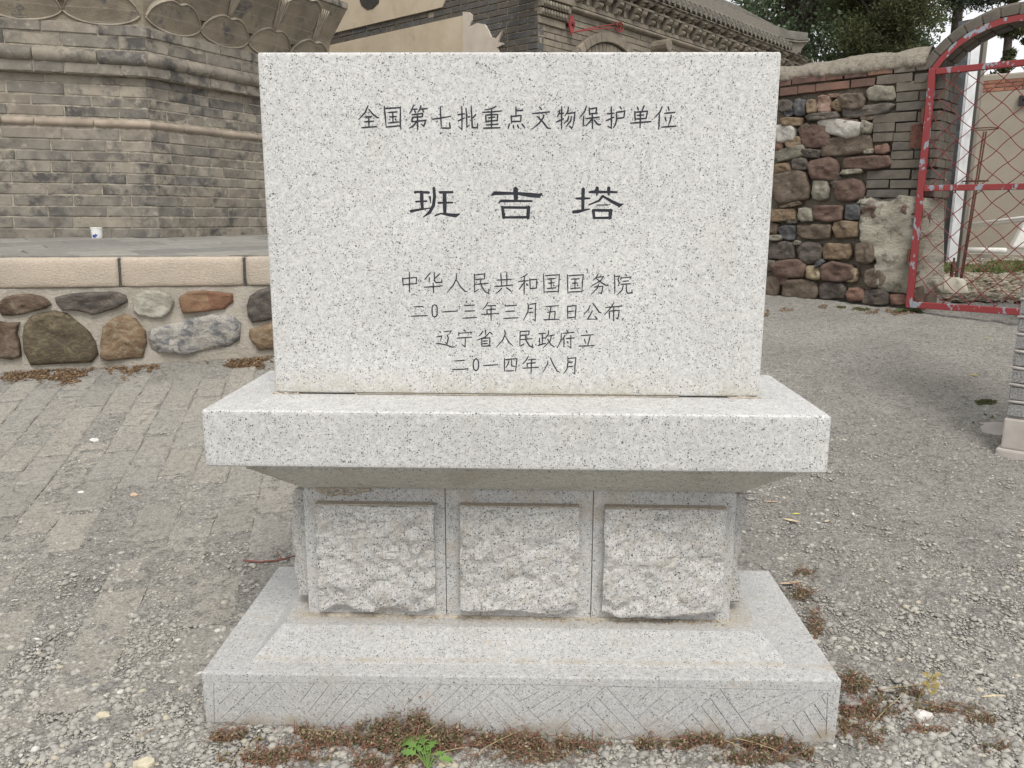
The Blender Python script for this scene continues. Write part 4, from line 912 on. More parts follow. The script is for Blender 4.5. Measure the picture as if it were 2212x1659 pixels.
for v in bm.verts:
    s = (v.co.xy-Vector(WS.P)).dot(Vector(WS.d)); z = v.co.z
    v.co += nn*((-.02 if v.is_boundary else .024+.05*(float(vn(s, z, 6, 5))-.5)+.04*(float(vn(s, z, 15, 6))-.5)+.022*(float(vn(s, z, 34, 8))-.5)))
me = bpy.data.meshes.new('mortar_patch'); bm.normal_update(); bm.to_mesh(me); bm.free(); me.polygons.foreach_set('use_smooth', [True]*len(me.polygons)); link('mortar_patch', me, plast.m, rw)
# bricks
m_red = brickmat('red_brick', [(.19, .105, .078), (.165, .095, .072), (.215, .125, .09), (.15, .09, .072)], stain=(.09, .08, .07), stain_amt=.7, bump=.5)
m_gry = brickmat('grey_brick', [(.145, .128, .105), (.12, .11, .095), (.17, .148, .118), (.135, .12, .10), (.16, .138, .11)], stain=(.09, .085, .08), stain_amt=.5, bump=.6)
kred = make_bricks(m_red, 'red_clay_brick'); kgry = make_bricks(m_gry, 'blue_clay_brick')
def wb(fn, x0, x1, yc, h, kit, out=.012, depth=.11):
    a0, z0 = WS.px(*fn(x0, yc-(x1-x0)/2*-.0)); a1, _ = WS.px(*fn(x1, yc)); xm = (x0+x1)/2
    _, zt = WS.px(*fn(xm, yc-h/2)); _, zb = WS.px(*fn(xm, yc+h/2)); brick(WS, a0, a1, zb, zt, out+random.uniform(-.004, .004), depth, kit, rw, skew=random.uniform(-.006, .006))
for x0, x1, y in ((245,335,665),(345,615,640),(620,750,615),(768,945,598),(955,1155,573)): wb(r5, x0, x1, y, 62, kred)
for x0, x1, y in ((1170,1340,553),(1352,1440,535)): wb(r5, x0, x1, y, 66, kgry)
for x0, x1, y in ((245,385,740),(390,530,720),(535,805,696),(818,1010,670)): wb(r5, x0, x1, y, 64, kred)
for x0, x1, y in ((-20,235,705),(-20,235,775)): wb(r5, x0, x1, y, 64, kred)
ROWS5 = [(638,74,[(1028,1310),(1335,1440)]),(700,78,[(1185,1440)]),(782,76,[(1185,1360),(1380,1440)]),(862,68,[(1185,1440)]),(950,76,[(995,1345),(1358,1440)]),(1030,72,[(1000,1170),(1182,1440)]),(1108,74,[(995,1155),(1160,1440)]),(1180,66,[(1155,1320),(1330,1440)]),(1252,70,[(1140,1320),(1330,1440)]),(1325,66,[(1140,1400),(1408,1440)])]
ROWS6 = [(100,74,[(945,1290),(1312,1400)]),(176,66,[(945,1120),(1135,1400)]),(252,62,[(945,1280),(1298,1400)])]
for k, (y, h, L) in enumerate(ROWS5):
    for x0, x1 in L: wb(r5, x0, x1 if x1 != 1440 else 1446, y-(0 if x1 < 1440 else 6), h, kgry)
    a0 = WS.px(*r5(1452, y))[0]; _, zt = WS.px(*r5(1450, y-h/2-10)); _, zb = WS.px(*r5(1450, y+h/2-10))
    brick(WS, a0, S_END, zb, zt, .012, .2 if k % 2 else .12, kgry, rw); brick(WS, a0+.02, S_END+.004, zb, zt, -.197 if k % 2 else -.117, .16 if k % 2 else .24, kgry, rw)
for k, (y, h, L) in enumerate(ROWS6):
    for x0, x1 in L: wb(r6, x0, x1, y, h, kgry)
    a0 = WS.px(*r6(1405, y))[0]; _, zt = WS.px(*r6(1405, y-h/2-4)); _, zb = WS.px(*r6(1405, y+h/2-4))
    brick(WS, a0, S_END, zb, zt, .012, .2, kgry, rw); brick(WS, a0+.02, S_END+.004, zb, zt, -.197, .16, kgry, rw)
_, zlow = WS.px(*r6(1405, 300))
MB().wbox(WS, S_END-.10, S_END-.004, .3, zlow, -DEP, .005).build('plastered_jamb', S2['n'], rw)
# coping of rough mortar
V = []; F = []; na = 300; prof = [(-DEP, 0), (-DEP-.01, .3), (-DEP*.8, .8), (-DEP*.6, .95), (-DEP*.4, 1.0), (-DEP*.25, .98), (-.08, .93), (-.055, .86), (-.035, .77), (-.018, .67), (-.004, .56), (.008, .45), (.016, .34), (.022, .23), (.022, .1), (.0, 0)]
s1 = WS.px(*r5(1440, 450))[0]; hcop = z_crest-z_top
for i in range(na+1):
    s = S_L+(s1-S_L)*i/na
    for k, (o, h) in enumerate(prof):
        V.append(WS.w(s, z_top-.004+hcop*h*1.0+.03*h*(float(vn(s, o*3, 3, 7))-.5)+.02*(float(vn(s, o*2+h, 21, 9))-.5)*h, o+.016*(float(vn(s, h*.1, 9, 3))-.5)+.022*(float(vn(s, h*.13, 27, 5))-.5)+.016*(float(vn(s, h*.13, 60, 6))-.5)))
m_ = len(prof); F = [(i*m_+q, i*m_+(q+1) % m_, (i+1)*m_+(q+1) % m_, (i+1)*m_+q) for i in range(na) for q in range(m_)]+[tuple(range(m_)), tuple(na*m_+q for q in range(m_))[::-1]]
link('mortar_coping', mesh('mortar_coping', V, F, True), stonemat('coping_mortar', [(.10, .088, .07), (.19, .17, .135), (.27, .24, .19), (.17, .155, .13)], 30, (1, 1, 2)), rw)
# arch
pts = [WS.px(*r5(x, y)) for x, y in ((1450, 565), (1640, 352), (1850, 215), (2212, 108))]
A_, B_ = [], []
for s, z in pts: A_.append([2*s, 2*z, 1]); B_.append(s*s+z*z)
sol = np.linalg.lstsq(np.array(A_), np.array(B_), rcond=None)[0]; ac, zc_ = sol[0], sol[1]; RA = math.sqrt(sol[2]+ac*ac+zc_*zc_)
t_l = math.atan2(pts[0][1]-zc_, pts[0][0]-ac); t_r = math.pi-t_l
print('arch', ac, zc_, RA, math.degrees(t_l))
nb_ = max(8, round(RA*(t_l-t_r)/.098))
TH_ = .105
def arcbrick(t0, t1, r0, r1, o0, o1, name, mat, parent):
    P = [(r_*math.cos(t)+ac, r_*math.sin(t)+zc_) for r_, t in ((r0, t0), (r0, t1), (r1, t1), (r1, t0))]
    b = MB(); b.prism(WS, P, o0, o1); b.build(name, mat, parent, bevel=.004, seg=1)
for row, (o0, o1) in enumerate(((-.125, .012), (-.255, -.13), (-.385, -.26))):
    for k in range(nb_):
        g = .0045/RA; ta = t_l+(t_r-t_l)*k/nb_; tb_ = t_l+(t_r-t_l)*(k+1)/nb_; jj = random.uniform(-.004, .004)
        arcbrick(ta-g, tb_+g, RA-.004+jj, RA+.058+jj, o0, o1, 'arch_brick', m_gry, rw)
b = MB(); n = 40; P = [(ac+(RA+.056)*math.cos(t), zc_+(RA+.056)*math.sin(t)) for t in np.linspace(t_l, t_r, n)]+[(ac+(RA+.006)*math.cos(t), zc_+(RA+.006)*math.sin(t)) for t in np.linspace(t_r, t_l, n)]
b.prism(WS, P, -.38, .004); b.build('arch_mortar', m_mud, rw)
# rough cap of mortar and stones on the arch
V = []; na = 40; prof = [(-.37, 0), (-.33, .8), (-.18, 1.1), (-.05, .8), (-.012, .1)]
for i in range(na+1):
    t = t_l+(t_r-t_l)*i/na
    for o, h in prof:
        r_ = RA+.055+.035*h+.02*(float(vn(t*RA, o, 9, 4))-.5)*h; V.append(WS.w(ac+r_*math.cos(t), zc_+r_*math.sin(t), o+.01*(float(vn(t*RA, h, 20, 3))-.5)))
m_ = len(prof); F = [(i*m_+q, i*m_+(q+1) % m_, (i+1)*m_+(q+1) % m_, (i+1)*m_+q) for i in range(na) for q in range(m_)]
link('arch_cap', mesh('arch_cap', V, F, True), S2['g'], rw)
# far side of the gateway: the wall beyond the opening
S2L = 2*ac-S_END
MB().wbox(WS, S2L, S2L+1.6, .2, z_top, -DEP, -.02).build('wall_core', m_mud, rw)
# red iron band under the arch and gate leaf
def redpaint(name, chips=.60, dk=1.):
    m = M(name); n = m.noise(16, 5, .65, m.mapv((1, 1, .6))); f = m.ramp(n, [(chips, 0.), (chips+.015, 1.)])
    n2 = m.ramp(m.noise(60, 4, .7), [(.66, 0.), (.7, 1.)])
    c = m.mix(m.noise(5, 3), (.22*dk, .03*dk, .033*dk), (.28*dk, .052*dk, .052*dk)); c = m.mix(f, c, (.27, .30, .33)); c = m.mix(m.math('MULTIPLY', n2, .6), c, (.14, .08, .055))
    m.col(c).rough(.5); m.bump(m.math('ADD', f, m.noise(120, 3)), .25, .002); return m.m
red = redpaint('red_gate_paint', .56); redw = redpaint('red_wire_paint', .66, .72); rust = simple('rusty_iron', (.12, .055, .04), .85, 60, .4, bump=.5)
ab = thing('iron_arch_band', 'bent red iron band lining the front edge of the brick gate arch', 'iron band')
TT = [t_l+(t_r-t_l)*k/12 for k in range(13)]
b = MB()
V = []
for t in TT:
    for r_, o in ((RA-.008, .022), (RA-.044, .022), (RA-.044, .017), (RA-.013, .017), (RA-.013, -.03), (RA-.008, -.03)): V.append(WS.w(ac+r_*math.cos(t), zc_+r_*math.sin(t), o))
F = [(i*6+q, i*6+(q+1) % 6, (i+1)*6+(q+1) % 6, (i+1)*6+q) for i in range(12) for q in range(6)]+[tuple(range(6)), tuple(72+q for q in range(6))]
b.add(V, F); b.build('iron_strip', red, ab)
# gate leaf in the wall plane
gt = thing('wire_gate', 'red painted iron gate leaf with flaking paint and crimped wire mesh', 'gate')
WG = Wall(WS.w(0, 0, .03).xy, WS.d)
gl = WG.px(*r5(1470, 700))[0]; zr_top = WG.px(*r5(1700, 562))[1]; 
gl2 = WG.px(*r6(1305, 1100))[0]; print('gate left', gl, gl2, 'top', zr_top, [WG.px(*r5(x, y))[1] for x, y in ((1500, 588), (2200, 508))], [WG.px(*r6(x, y))[1] for x, y in ((1420, 212), (2205, 190), (1330, 1165), (2150, 1190))])
gm_ = WG.px(*r6(1800, 202))[1]; gb = WG.px(*r6(1800, 1178))[1]; gr = 2*ac-gl-.02; T2 = .021
G = lambda nm, a0, a1, z0, z1, o=(.0, .035): MB().wbox(WG, a0, a1, z0, z1, *o).build(nm, red, gt, bevel=.0025, seg=1)
G('stile', gl-T2, gl+T2, gb-T2, zr_top+T2); G('stile', gr-T2, gr+T2, gb-T2, zr_top+T2)
G('top_rail', gl+T2+.001, gr-T2-.001, zr_top-T2*.9, zr_top+T2*.9); G('middle_rail', gl+T2+.001, gr-T2-.001, gm_-T2*.9, gm_+T2*.9); G('bottom_rail', gl+T2+.001, gr-T2-.001, gb-T2, gb+T2)
for zz_ in (WG.px(*r5(1390, 940))[1], WG.px(*r6(1305, 760))[1]):
    b = MB(); b.tube([WG.w(gl-T2-.012, zz_-.05, .02), WG.w(gl-T2-.012, zz_+.05, .02)], .012, 10); b.build('hinge', rust, gt, smooth=False)
MB().wbox(WG, gl-T2-.085, gl-T2-.004, WG.px(*r5(1390, 1190))[1], WG.px(*r5(1390, 1000))[1], -.02, -.008).build('hinge_plate', rust, gt)
dx, dz = .152, .145
for (zb_, zt_) in ((gb+T2, gm_-T2*.9), (gm_+T2*.9, zr_top-T2*.9)):
    a_lo, a_hi = gl+T2, gr-T2; HH = zt_-zb_; 
    for sg in (1, -1):
        k = -int(HH/dz)-2
        while True:
            c0 = a_lo+k*dx+.03; k += 1
            if c0 > a_hi+ (HH/dz+1)*dx: break
            # line: a = c0 + sg*(z-zb)*dx/dz
            seg = []
            N = max(4, int(HH/.0121)); 
            for i in range(N+1):
                z = zb_+HH*i/N; a = c0+sg*(z-zb_)*dx/dz+ (HH*dx/dz if sg < 0 else 0)
                if a < a_lo or a > a_hi:
                    if len(seg) > 2: break
                    seg = []; continue
                ph = (z-zb_)/dz*2*math.pi+(c0-a_lo)/dx*math.pi*0
                wv = .0045*math.sin(ph*1.0+.8*(k % 2)); seg.append(WG.w(a+wv*.7, z-sg*wv*.7, .018+.0035*math.cos(ph)*sg))
            if len(seg) > 3: MB().tube(seg, .0029, 5).build('wire', redw, gt, smooth=True)
# ------------------------------------------------------------------ pillar close on the right
pil = thing('brick_pillar', 'rough grey brick pillar on a concrete base at the right edge', 'pillar')
pp0 = plan(2226, 3.34); WQ = Wall(pp0, WS.d); gz = g1(*pp0)
m_cb = M('cinder_brick'); n = m_cb.noise(190, 3, .75); c = m_cb.ramp(n, [(.36, (.10, .10, .10)), (.45, (.28, .275, .265)), (.65, (.44, .43, .41))]); m_cb.col(c).rough(.95); m_cb.bump(n, .9, .01)
kc = make_bricks(m_cb.m, 'cinder'); m_jt = simple('pale_joint', (.40, .375, .345), .9, 30, .25, bump=.5)
conc = simple('smooth_concrete', (.42, .385, .35), .85, 14, .15, bump=.3)
zf = WQ.px(2180, 990)[1]; zb1 = WQ.px(2175, 970)[1]; zb2 = WQ.px(2175, 903)[1]; print('pillar', pp0, gz, zf, zb2)
MB().wbox(WQ, -.022, .40, zf-.25, zb1, -.42, .012).build('concrete_footing', conc, pil, bevel=.01)
MB().wbox(WQ, -.006, .39, zb1, zb2, -.41, .0).build('concrete_base', conc, pil, bevel=.008)
MB().wbox(WQ, .008, .37, zb2, zb2+1.75, -.38, -.014).build('pillar_core', m_jt, pil)
z = zb2+.008; k = 0
while z < zb2+1.72:
    LS = ((.0, .24), (.252, .375)) if k % 2 else ((.0, .115), (.127, .375))
    for a0, a1 in LS: brick(WQ, a0, a1, z, z+.054, -.002+random.uniform(-.002, .002), .115, kc, pil)
    W2 = Wall(WQ.P, -WQ.n); W2.n = -WQ.d
    for a0, a1 in (((.12, .36),) if k % 2 else ((.12, .235), (.247, .362))): brick(W2, a0, a1, z, z+.054, .0, .1, kc, pil)
    # squeezed-out mortar
    mz = z+.062; b = MB(); b.tube([WQ.w(a, mz+.002*math.sin(a*40+k), -.004) for a in np.linspace(-.004, .37, 14)], [.0045+.004*float(vn(q, k, .7, 3)) for q in range(14)], 6); b.build('mortar_joint', m_jt, pil, smooth=True)
    z += .071; k += 1
# splash of mortar beside the footing
b = MB(); cpt = gp(2148, 925); ring = []
for i in range(14):
    t = 2*math.pi*i/14; r_ = .085*(.7+.5*random.random()); ring.append((cpt[0]+r_*math.cos(t)*.9, cpt[1]+r_*math.sin(t), g1(cpt[0]+r_*math.cos(t), cpt[1]+r_*math.sin(t))-.004))
b.add(ring+[(cpt[0]+.02, cpt[1], cpt[2]+.03)], [(i, (i+1) % 14, 14) for i in range(14)]); b.build('mortar_spill', conc, pil, smooth=True)

# ------------------------------------------------------------------ yard behind the gate
def pt_at(px, py, Z): r = ray(px, py); t = Z/(r@np.array([math.sin(YAW), math.cos(YAW), 0])); return CAM+r*t
sheet_lit = simple('duct_sheet_sunlit', (.68, .69, .69), .45, 8, .18, metal=.0, bump=.4); sheet_shade = simple('duct_sheet_shaded', (.13, .14, .15), .55, 20, .3, metal=.2, bump=.3)  # same duct metal; sun and shade on its faces are put into the colours
post = thing('metal_duct', 'tall square sheet metal duct with one face coloured as sunlit and one as shaded behind the gate', 'metal duct')
ZP_ = 6.5; a = pt_at(2047, 560, ZP_); up = pt_at(2091, 40, ZP_)[2]; b0 = pt_at(2047, 566, ZP_)[2]
e1 = plan(1054+(2024-1054)*.93, ZP_+.05)*0
c1 = a[:2]; cl = pt_at(2017, 560, ZP_+.1)[:2]; cr = pt_at(2067, 560, ZP_+.12)[:2]; cbk = cl+cr-c1
for nm, (p, q), m_ in (('duct_side', (cl, c1), sheet_shade), ('duct_front', (c1, cr), sheet_lit)):
    WW = Wall(p, q-p); Lw = np.linalg.norm(q-p); MB().wbox(WW, 0, Lw-.001, b0, up, -.012, 0).build(nm, m_, post)
WW = Wall(cbk, cl-cbk); MB().wbox(WW, 0, np.linalg.norm(cl-cbk), b0, up, 0, .01).build('duct_back', sheet_shade, post); WW = Wall(cbk, cr-cbk); MB().wbox(WW, .012, np.linalg.norm(cr-cbk)-.012, b0, up, 0, .01).build('duct_back', sheet_shade, post)
for px_ in (2032, 2055):
    p = pt_at(px_, 600, ZP_+.08); MB().tube([(p[0], p[1], p[2]-.03), (p[0], p[1], b0+.03)], .014, 8).build('leg', rust, post)
rk = thing('white_boulder', 'whitewashed lumpy stone block carrying the legs of the sheet metal duct', 'boulder')
P_ = [(2010, 640), (2012, 600), (2035, 583), (2055, 590), (2088, 628), (2080, 648), (2045, 655)]; p0 = pt_at(2046, 652, ZP_-.12)
bm = bmesh.new(); bmesh.ops.create_icosphere(bm, subdivisions=3, radius=1)
for v in bm.verts:
    n_ = mnoise.noise(v.co*1.7)*.3+mnoise.noise(v.co*4)*.12; v.co *= 1+n_; v.co = Vector((v.co.x*.155, v.co.y*.17, max(v.co.z, -.5)*.13)); v.co += Vector((pt_at(2047, 628, ZP_)[0], pt_at(2047, 628, ZP_)[1], p0[2]+.055))
me = bpy.data.meshes.new('boulder_body'); bm.to_mesh(me); bm.free(); me.polygons.foreach_set('use_smooth', [True]*len(me.polygons)); link('boulder_body', me, simple('whitewashed_stone', (.56, .52, .42), .9, 9, .15, bump=.5), rk)
wood = M('old_wood'); n = wood.noise(30, 4, .6, wood.mapv((1, 1, .08))); wood.col(wood.ramp(n, [(.3, (.17, .15, .125)), (.7, (.29, .27, .235))])).rough(.9); wood.bump(n, .5, .004); wood = wood.m
wp = thing('wooden_post', 'weathered wooden post standing beside the bright metal duct', 'post'); ZW = 6.75
p = pt_at(2070, 603, ZW); top_ = pt_at(2120, 60, ZW)[2]; bq = MB(); bq.box(p[0]-.016, p[0]+.016, p[1]-.02, p[1]+.04, p[2]-.02, top_); bq.build('post_shaft', wood, wp, bevel=.005)
# courtyard wall
yw = thing('courtyard_wall', 'plastered yard wall topped with rows of red brick seen through the gate', 'wall')
WY = Wall(plan(2150, 14.), -pdir(-1300)); mpl = M('yard_plaster'); c = mpl.ramp(mpl.noise(1.3, 5, .6), [(.3, (.27, .24, .19)), (.7, (.34, .305, .25))]); c = mpl.mix(.25, c, mpl.ramp(mpl.noise(40, 4), [(.3, .8), (.7, 1.15)]), 'MULTIPLY'); mpl.col(c).rough(.95)
zy0 = WY.px(2100, 540)[1]; zbb = WY.px(*r5(2050, 735))[1]; zbt = WY.px(*r5(2050, 640))[1]; zyt = WY.px(*r5(2000, 582))[1]; print('yard', zy0, zbb, zbt, zyt)
MB().wbox(WY, -5, 5, .2, zbb, -.24, 0).build('plaster_face', mpl.m, yw)
V = []; F = []; na = 60
for i in range(na+1):
    s = -5+10*i/na; h = zyt+.05*(float(vn(s, 0, 2, 3))-.5)-max(0, (s-.6))*.16*(1 if s < 2.2 else 0)-(.25 if s >= 2.2 else 0); h = max(h, zbt+.03)
    V += [WY.w(s, zbt, .0), WY.w(s, h-.03, .0), WY.w(s, h, -.08), WY.w(s, h, -.2), WY.w(s, zbt, -.24)]
F = [(i*5+q, i*5+q+1, (i+1)*5+q+1, (i+1)*5+q) for i in range(na) for q in range(4)]; link('mud_coping', mesh('mud_coping', V, F), mpl.m, yw)
MB().wbox(WY, -5, 5, zbb+.001, zbt-.001, -.235, -.008).build('mortar_bed', m_mud, yw)
hr = (zbt-zbb)/3; m_r2 = brickmat('yard_red_brick', [(.29, .13, .085), (.33, .155, .10), (.25, .115, .08)], stain=(.15, .1, .08), stain_amt=.3, bump=.3); kr_ = make_bricks(m_r2, 'yard_brick')
for j in range(3):
    s = -1.6+(.12 if j % 2 else 0)
    while s < 1.3: brick(WY, s+.006, s+.244, zbb+hr*j+.006, zbb+hr*(j+1)-.006, .004, .1, kr_, yw); s += .25
fx = thing('wall_niche_frame', 'small dark square frame fixed to the plastered yard wall', 'frame'); s0, zz0 = WY.px(*r5(2168, 855)); s1_, zz1 = WY.px(*r5(2260, 768)); blk = simple('dark_metal', (.03, .028, .03), .6, 40, .3)
for a0, a1, z0, z1 in ((s0, s1_, zz0, zz0+.06), (s0, s1_, zz1-.06, zz1), (s0, s0+.05, zz0+.061, zz1-.061), (s1_-.05, s1_, zz0+.061, zz1-.061)): MB().wbox(WY, a0, a1, z0, z1, 0.002, .06).build('frame_bar', blk, fx)
pvc = simple('white_plastic', (.62, .61, .57), .4, 30, .08, bump=0)
for k, (y0, y1) in enumerate(((505, 436), (523, 452))):
    p0_, p1_ = pt_at(*r6(1738, y0), 11.5), pt_at(*r6(2300, y1), 9.6)
    cdt = thing('white_pipe', ('upper' if k == 0 else 'lower')+' of the two white plastic pipes crossing in front of the yard wall', 'pipe', 'white pipes in the yard'); MB().tube([p0_, p1_], .022, 8).build('pipe_body', pvc, cdt, smooth=True)
cdt = thing('white_pipe', 'short white pipe lying on the ground at the foot of the yard wall', 'pipe', 'white pipes in the yard')
p0_, p1_ = pt_at(*r6(1705, 708), 12.6), pt_at(*r6(2065, 714), 12.0); MB().tube([p0_, p1_], .045, 8).build('pipe_body', pvc, cdt, smooth=True)
kb_ = MB(); p0_, p1_ = pt_at(*r6(1690, 750), 11.3), pt_at(*r6(2350, 745), 10.6); WK = Wall(p0_[:2], (p1_-p0_)[:2]); kb_.wbox(WK, 0, 2.6, .5, p0_[2]+.03, -.3, 0); o = kb_.build('yard_kerb', simple('yard_stone', (.30, .27, .22), .95, 8, .3, bump=.6)); tag(o, 'low stone edging strip running across the yard before the plastered wall', 'edging')
# rebar stand
rb = thing('rod_stand', 'thin rusty rod stand with two rings leaning beside the wooden post', 'rod stand'); ZR = 6.35
for x0, x1 in ((1888, 1700), (1908, 1712)):
    a_, b_ = pt_at(*r5(x0, 1062), ZR+.2), pt_at(*r6(x1, 935), ZR); MB().tube([a_, b_], .006, 6).build('rod', rust, rb)
for fn, cx_, cy_ in ((r5, 1895, 1040), (r6, 1820, 150)):
    c_ = pt_at(*fn(cx_, cy_), ZR+.15); MB().tube([(c_[0]+.09*math.cos(t), c_[1]+.09*math.sin(t), c_[2]) for t in np.linspace(0, 2*math.pi, 25)], .0045, 6, False).build('ring', rust, rb)
bg_ = MB(); c_ = pt_at(*r6(2190, 690), 11.); bg_.add([c_+np.array(v) for v in ((-.12, 0, 0), (.25, 0, 0), (.25, .15, 0), (-.1, .15, 0), (.1, .02, .55), (.28, .02, .5), (.28, .12, .5), (.12, .12, .55))], [(0, 1, 2, 3), (4, 5, 6, 7), (0, 1, 5, 4), (1, 2, 6, 5), (2, 3, 7, 6), (3, 0, 4, 7)])
o = bg_.build('plastic_sack', pvc, bevel=.03); tag(o, 'white plastic sack leaning against the far end of the yard wall', 'sack')

# ------------------------------------------------------------------ temple building
tp = thing('temple_building', 'old grey brick temple hall with plastered gable wall and bracketed tiled eave', 'temple')
def z3(x, y): return 1133.9+x*.14645, y*.14645
def z4(x, y): return 1430.9+x*.14645, y*.14645
def r3(x, y): return 594+x*.2929, y*.2929
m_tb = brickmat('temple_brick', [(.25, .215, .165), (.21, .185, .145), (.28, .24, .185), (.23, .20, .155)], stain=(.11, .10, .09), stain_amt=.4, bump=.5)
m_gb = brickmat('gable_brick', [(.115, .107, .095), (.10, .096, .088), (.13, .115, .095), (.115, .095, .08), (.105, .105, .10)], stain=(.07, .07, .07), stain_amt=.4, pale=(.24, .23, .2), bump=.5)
m_pt = simple('cream_pointing', (.40, .345, .26), .95, 60, .25, bump=.3); m_tm = simple('temple_mortar', (.20, .18, .15), .95, 60, .3, bump=.3)
kt = make_bricks(m_tb, 'temple_brick'); kg = make_bricks(m_gb, 'gable_brick'); kroll = make_bricks(m_tb, 'frieze_roll', True)
zr0 = WBF.px(*z3(560, 140))[1]; zr1 = WBF.px(*z3(590, 60))[1]; zr2 = WBF.px(*z3(670, 15))[1]; print('frieze z', zr0, zr1, zr2, [WBF.px(*z4(540, 745)), WBF.px(*z3(2212, 760))])
FL = 6.6
MB().add([], [])
core = MB(); core.wbox(WBF, .06, FL, .3, zr2+.6, -.3, -.012); core.build('front_wall_core', m_tm, tp)
core = MB(); core.wbox(WBL, -4.5, -.05, .3, zr2+1.6, -.3, -.010); core.build('gable_wall_core', m_pt, tp)
CRS = .0655
# front wall bricks (only the part near the eave is laid brick by brick)
for j in range(9):
    z1 = zr0-.004-CRS*j; z0 = z1-CRS; s = 0.; k = 0
    while s < 2.9:
        L = (.14 if (j % 2 and k == 0) else .28)*random.uniform(.97, 1.03); brick(WBF, s+(.003 if s else .010), s+L-.003, z0+.003, z1-.003, .0+random.uniform(-.002, .002), .1, kt, tp); s += L; k += 1
zz = zr0; s = .35
while s < FL: brick(WBF, s, s+.40, zr0, zr1, .055, .12, kroll, tp, 'frieze_moulding'); s += .405
s = .40
while s < FL: brick(WBF, s, s+.36, zr1+.002, zr2, .03, .12, kt, tp); s += .364
# gable wall: courses near the corner and the dark band between plaster fields
for j in range(26):
    zt_ = WBL.px(*r3(1900, 10))[1]+.45-CRS*j; s = 0.; k = 0
    while s > -1.55:
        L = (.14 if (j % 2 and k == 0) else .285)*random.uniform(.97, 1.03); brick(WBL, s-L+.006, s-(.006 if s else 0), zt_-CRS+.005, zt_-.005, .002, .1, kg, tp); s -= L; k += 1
bandt = WBL.px(*r3(700, 186))[1]; bandb = WBL.px(*r3(700, 268))[1]; print('band', bandt, bandb, WBL.px(*r3(1240, 48)), WBL.px(*r3(260, 300)))
for j in range(2):
    s = -1.55-(.1 if j else 0); h = (bandt-bandb)/2
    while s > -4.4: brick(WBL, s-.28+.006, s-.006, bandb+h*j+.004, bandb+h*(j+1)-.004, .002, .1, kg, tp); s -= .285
mplz = M('cream_plaster'); c = mplz.ramp(mplz.noise(2.5, 5, .65), [(.3, (.46, .385, .275)), (.7, (.58, .50, .375))]); st_ = mplz.ramp(mplz.noise(9, 4, .7, mplz.mapv((1, 1, .5))), [(.62, 0.), (.74, 1.)]); c = mplz.mix(mplz.math('MULTIPLY', st_, .35), c, (.24, .21, .17)); mplz.col(c).rough(.95); mplz.bump(mplz.noise(12, 5), .3, .01)
mplg = simple('grey_plaster', (.54, .48, .40), .95, 6, .12, bump=.2)
def gable(poly, mat, name, o=.022):
    P = [WBL.px(*r3(x, y)) for x, y in poly]; return P
PA = [WBL.px(*r3(x, y)) for x, y in ((1243, 44), (1275, 0))]
P = [(-4.4, bandt+.004), (PA[0][0], bandt+.004), (PA[0][0]+.03, bandt+.05), (PA[1][0], PA[1][1]+.1), (PA[1][0]-.05, bandt+1.5), (-4.4, bandt+1.5)]
b = MB(); b.prism(WBL, P, -.01, .02); b.build('plaster_field', mplz.m, tp)
QB = [WBL.px(*r3(x, y)) for x, y in ((1395, 92), (1395, 380))]
P = [(-4.4, bandb-.004), (-4.4, .5), (QB[1][0], .5), (QB[0][0], bandb-.004)]
b = MB(); b.prism(WBL, P, -.01, .02); b.build('plaster_field', mplz.m, tp)
rag = [WBL.px(*r3(x, y)) for x, y in ((1396, 90), (1440, 93), (1462, 110), (1462, 150), (1442, 200), (1500, 172), (1555, 182), (1585, 230), (1603, 275), (1640, 286), (1688, 225), (1655, 312), (1690, 318), (1692, 330), (1648, 352), (1662, 385), (1640, 900), (1396, 900))]
b = MB(); b.prism(WBL, rag, -.01, .024); b.build('plaster_patch', mplg, tp)
hole = [WBL.px(*r3(x, y)) for x, y in ((635, 0), (650, 45), (690, 75), (730, 68), (775, 25), (785, -30), (640, -30))]
b = MB(); b.prism(WBL, hole, .0, .026); b.build('broken_plaster_hole', simple('dark_hollow', (.05, .045, .04), .95, 60, .5, bump=.8), tp)
hole = [WBL.px(*r3(x, y)) for x, y in ((105, 0), (110, 60), (150, 80), (170, 45), (190, 68), (182, 0))]
b = MB(); b.prism(WBL, hole, .0, .03); b.build('exposed_brick', m_gb, tp)
# carved corner corbel
for k, (x0, y0, x1, y1, st) in enumerate(((190, 190, 485, 385, 'slab'), (218, 105, 510, 275, 'carved'), (250, 15, 560, 185, 'carved'), (290, -60, 590, 60, 'slab'))):
    a1_ = WBF.px(*z3(x1, y1))[0]; zb_ = WBF.px(*z3((x0+x1)/2, (y0+y1)/2+52))[1]; zt_ = WBF.px(*z3((x0+x1)/2, (y0+y1)/2-28))[1]
    n = 16; V = []; zb_ = zr0-.20+.078*k; zt_ = zb_+.07
    MB().wbox(WBF, -.0+.0, .45+.02*k, zb_, zt_, -.05, .02+.022*k).build('corbel_slab', m_tb, tp, bevel=.008)
    if st == 'carved':
        for q in range(9):
            c_ = WBF.w(.03+.048*q, (zb_+zt_)/2, .022+.022*k); b = MB(); b.tube([c_+Vector((0, 0, -.028)), c_+Vector((0, 0, 0)), c_+Vector((0, 0, .028))], [.012, .022, .012], 7); b.build('carved_scroll', m_tb, tp, smooth=True)
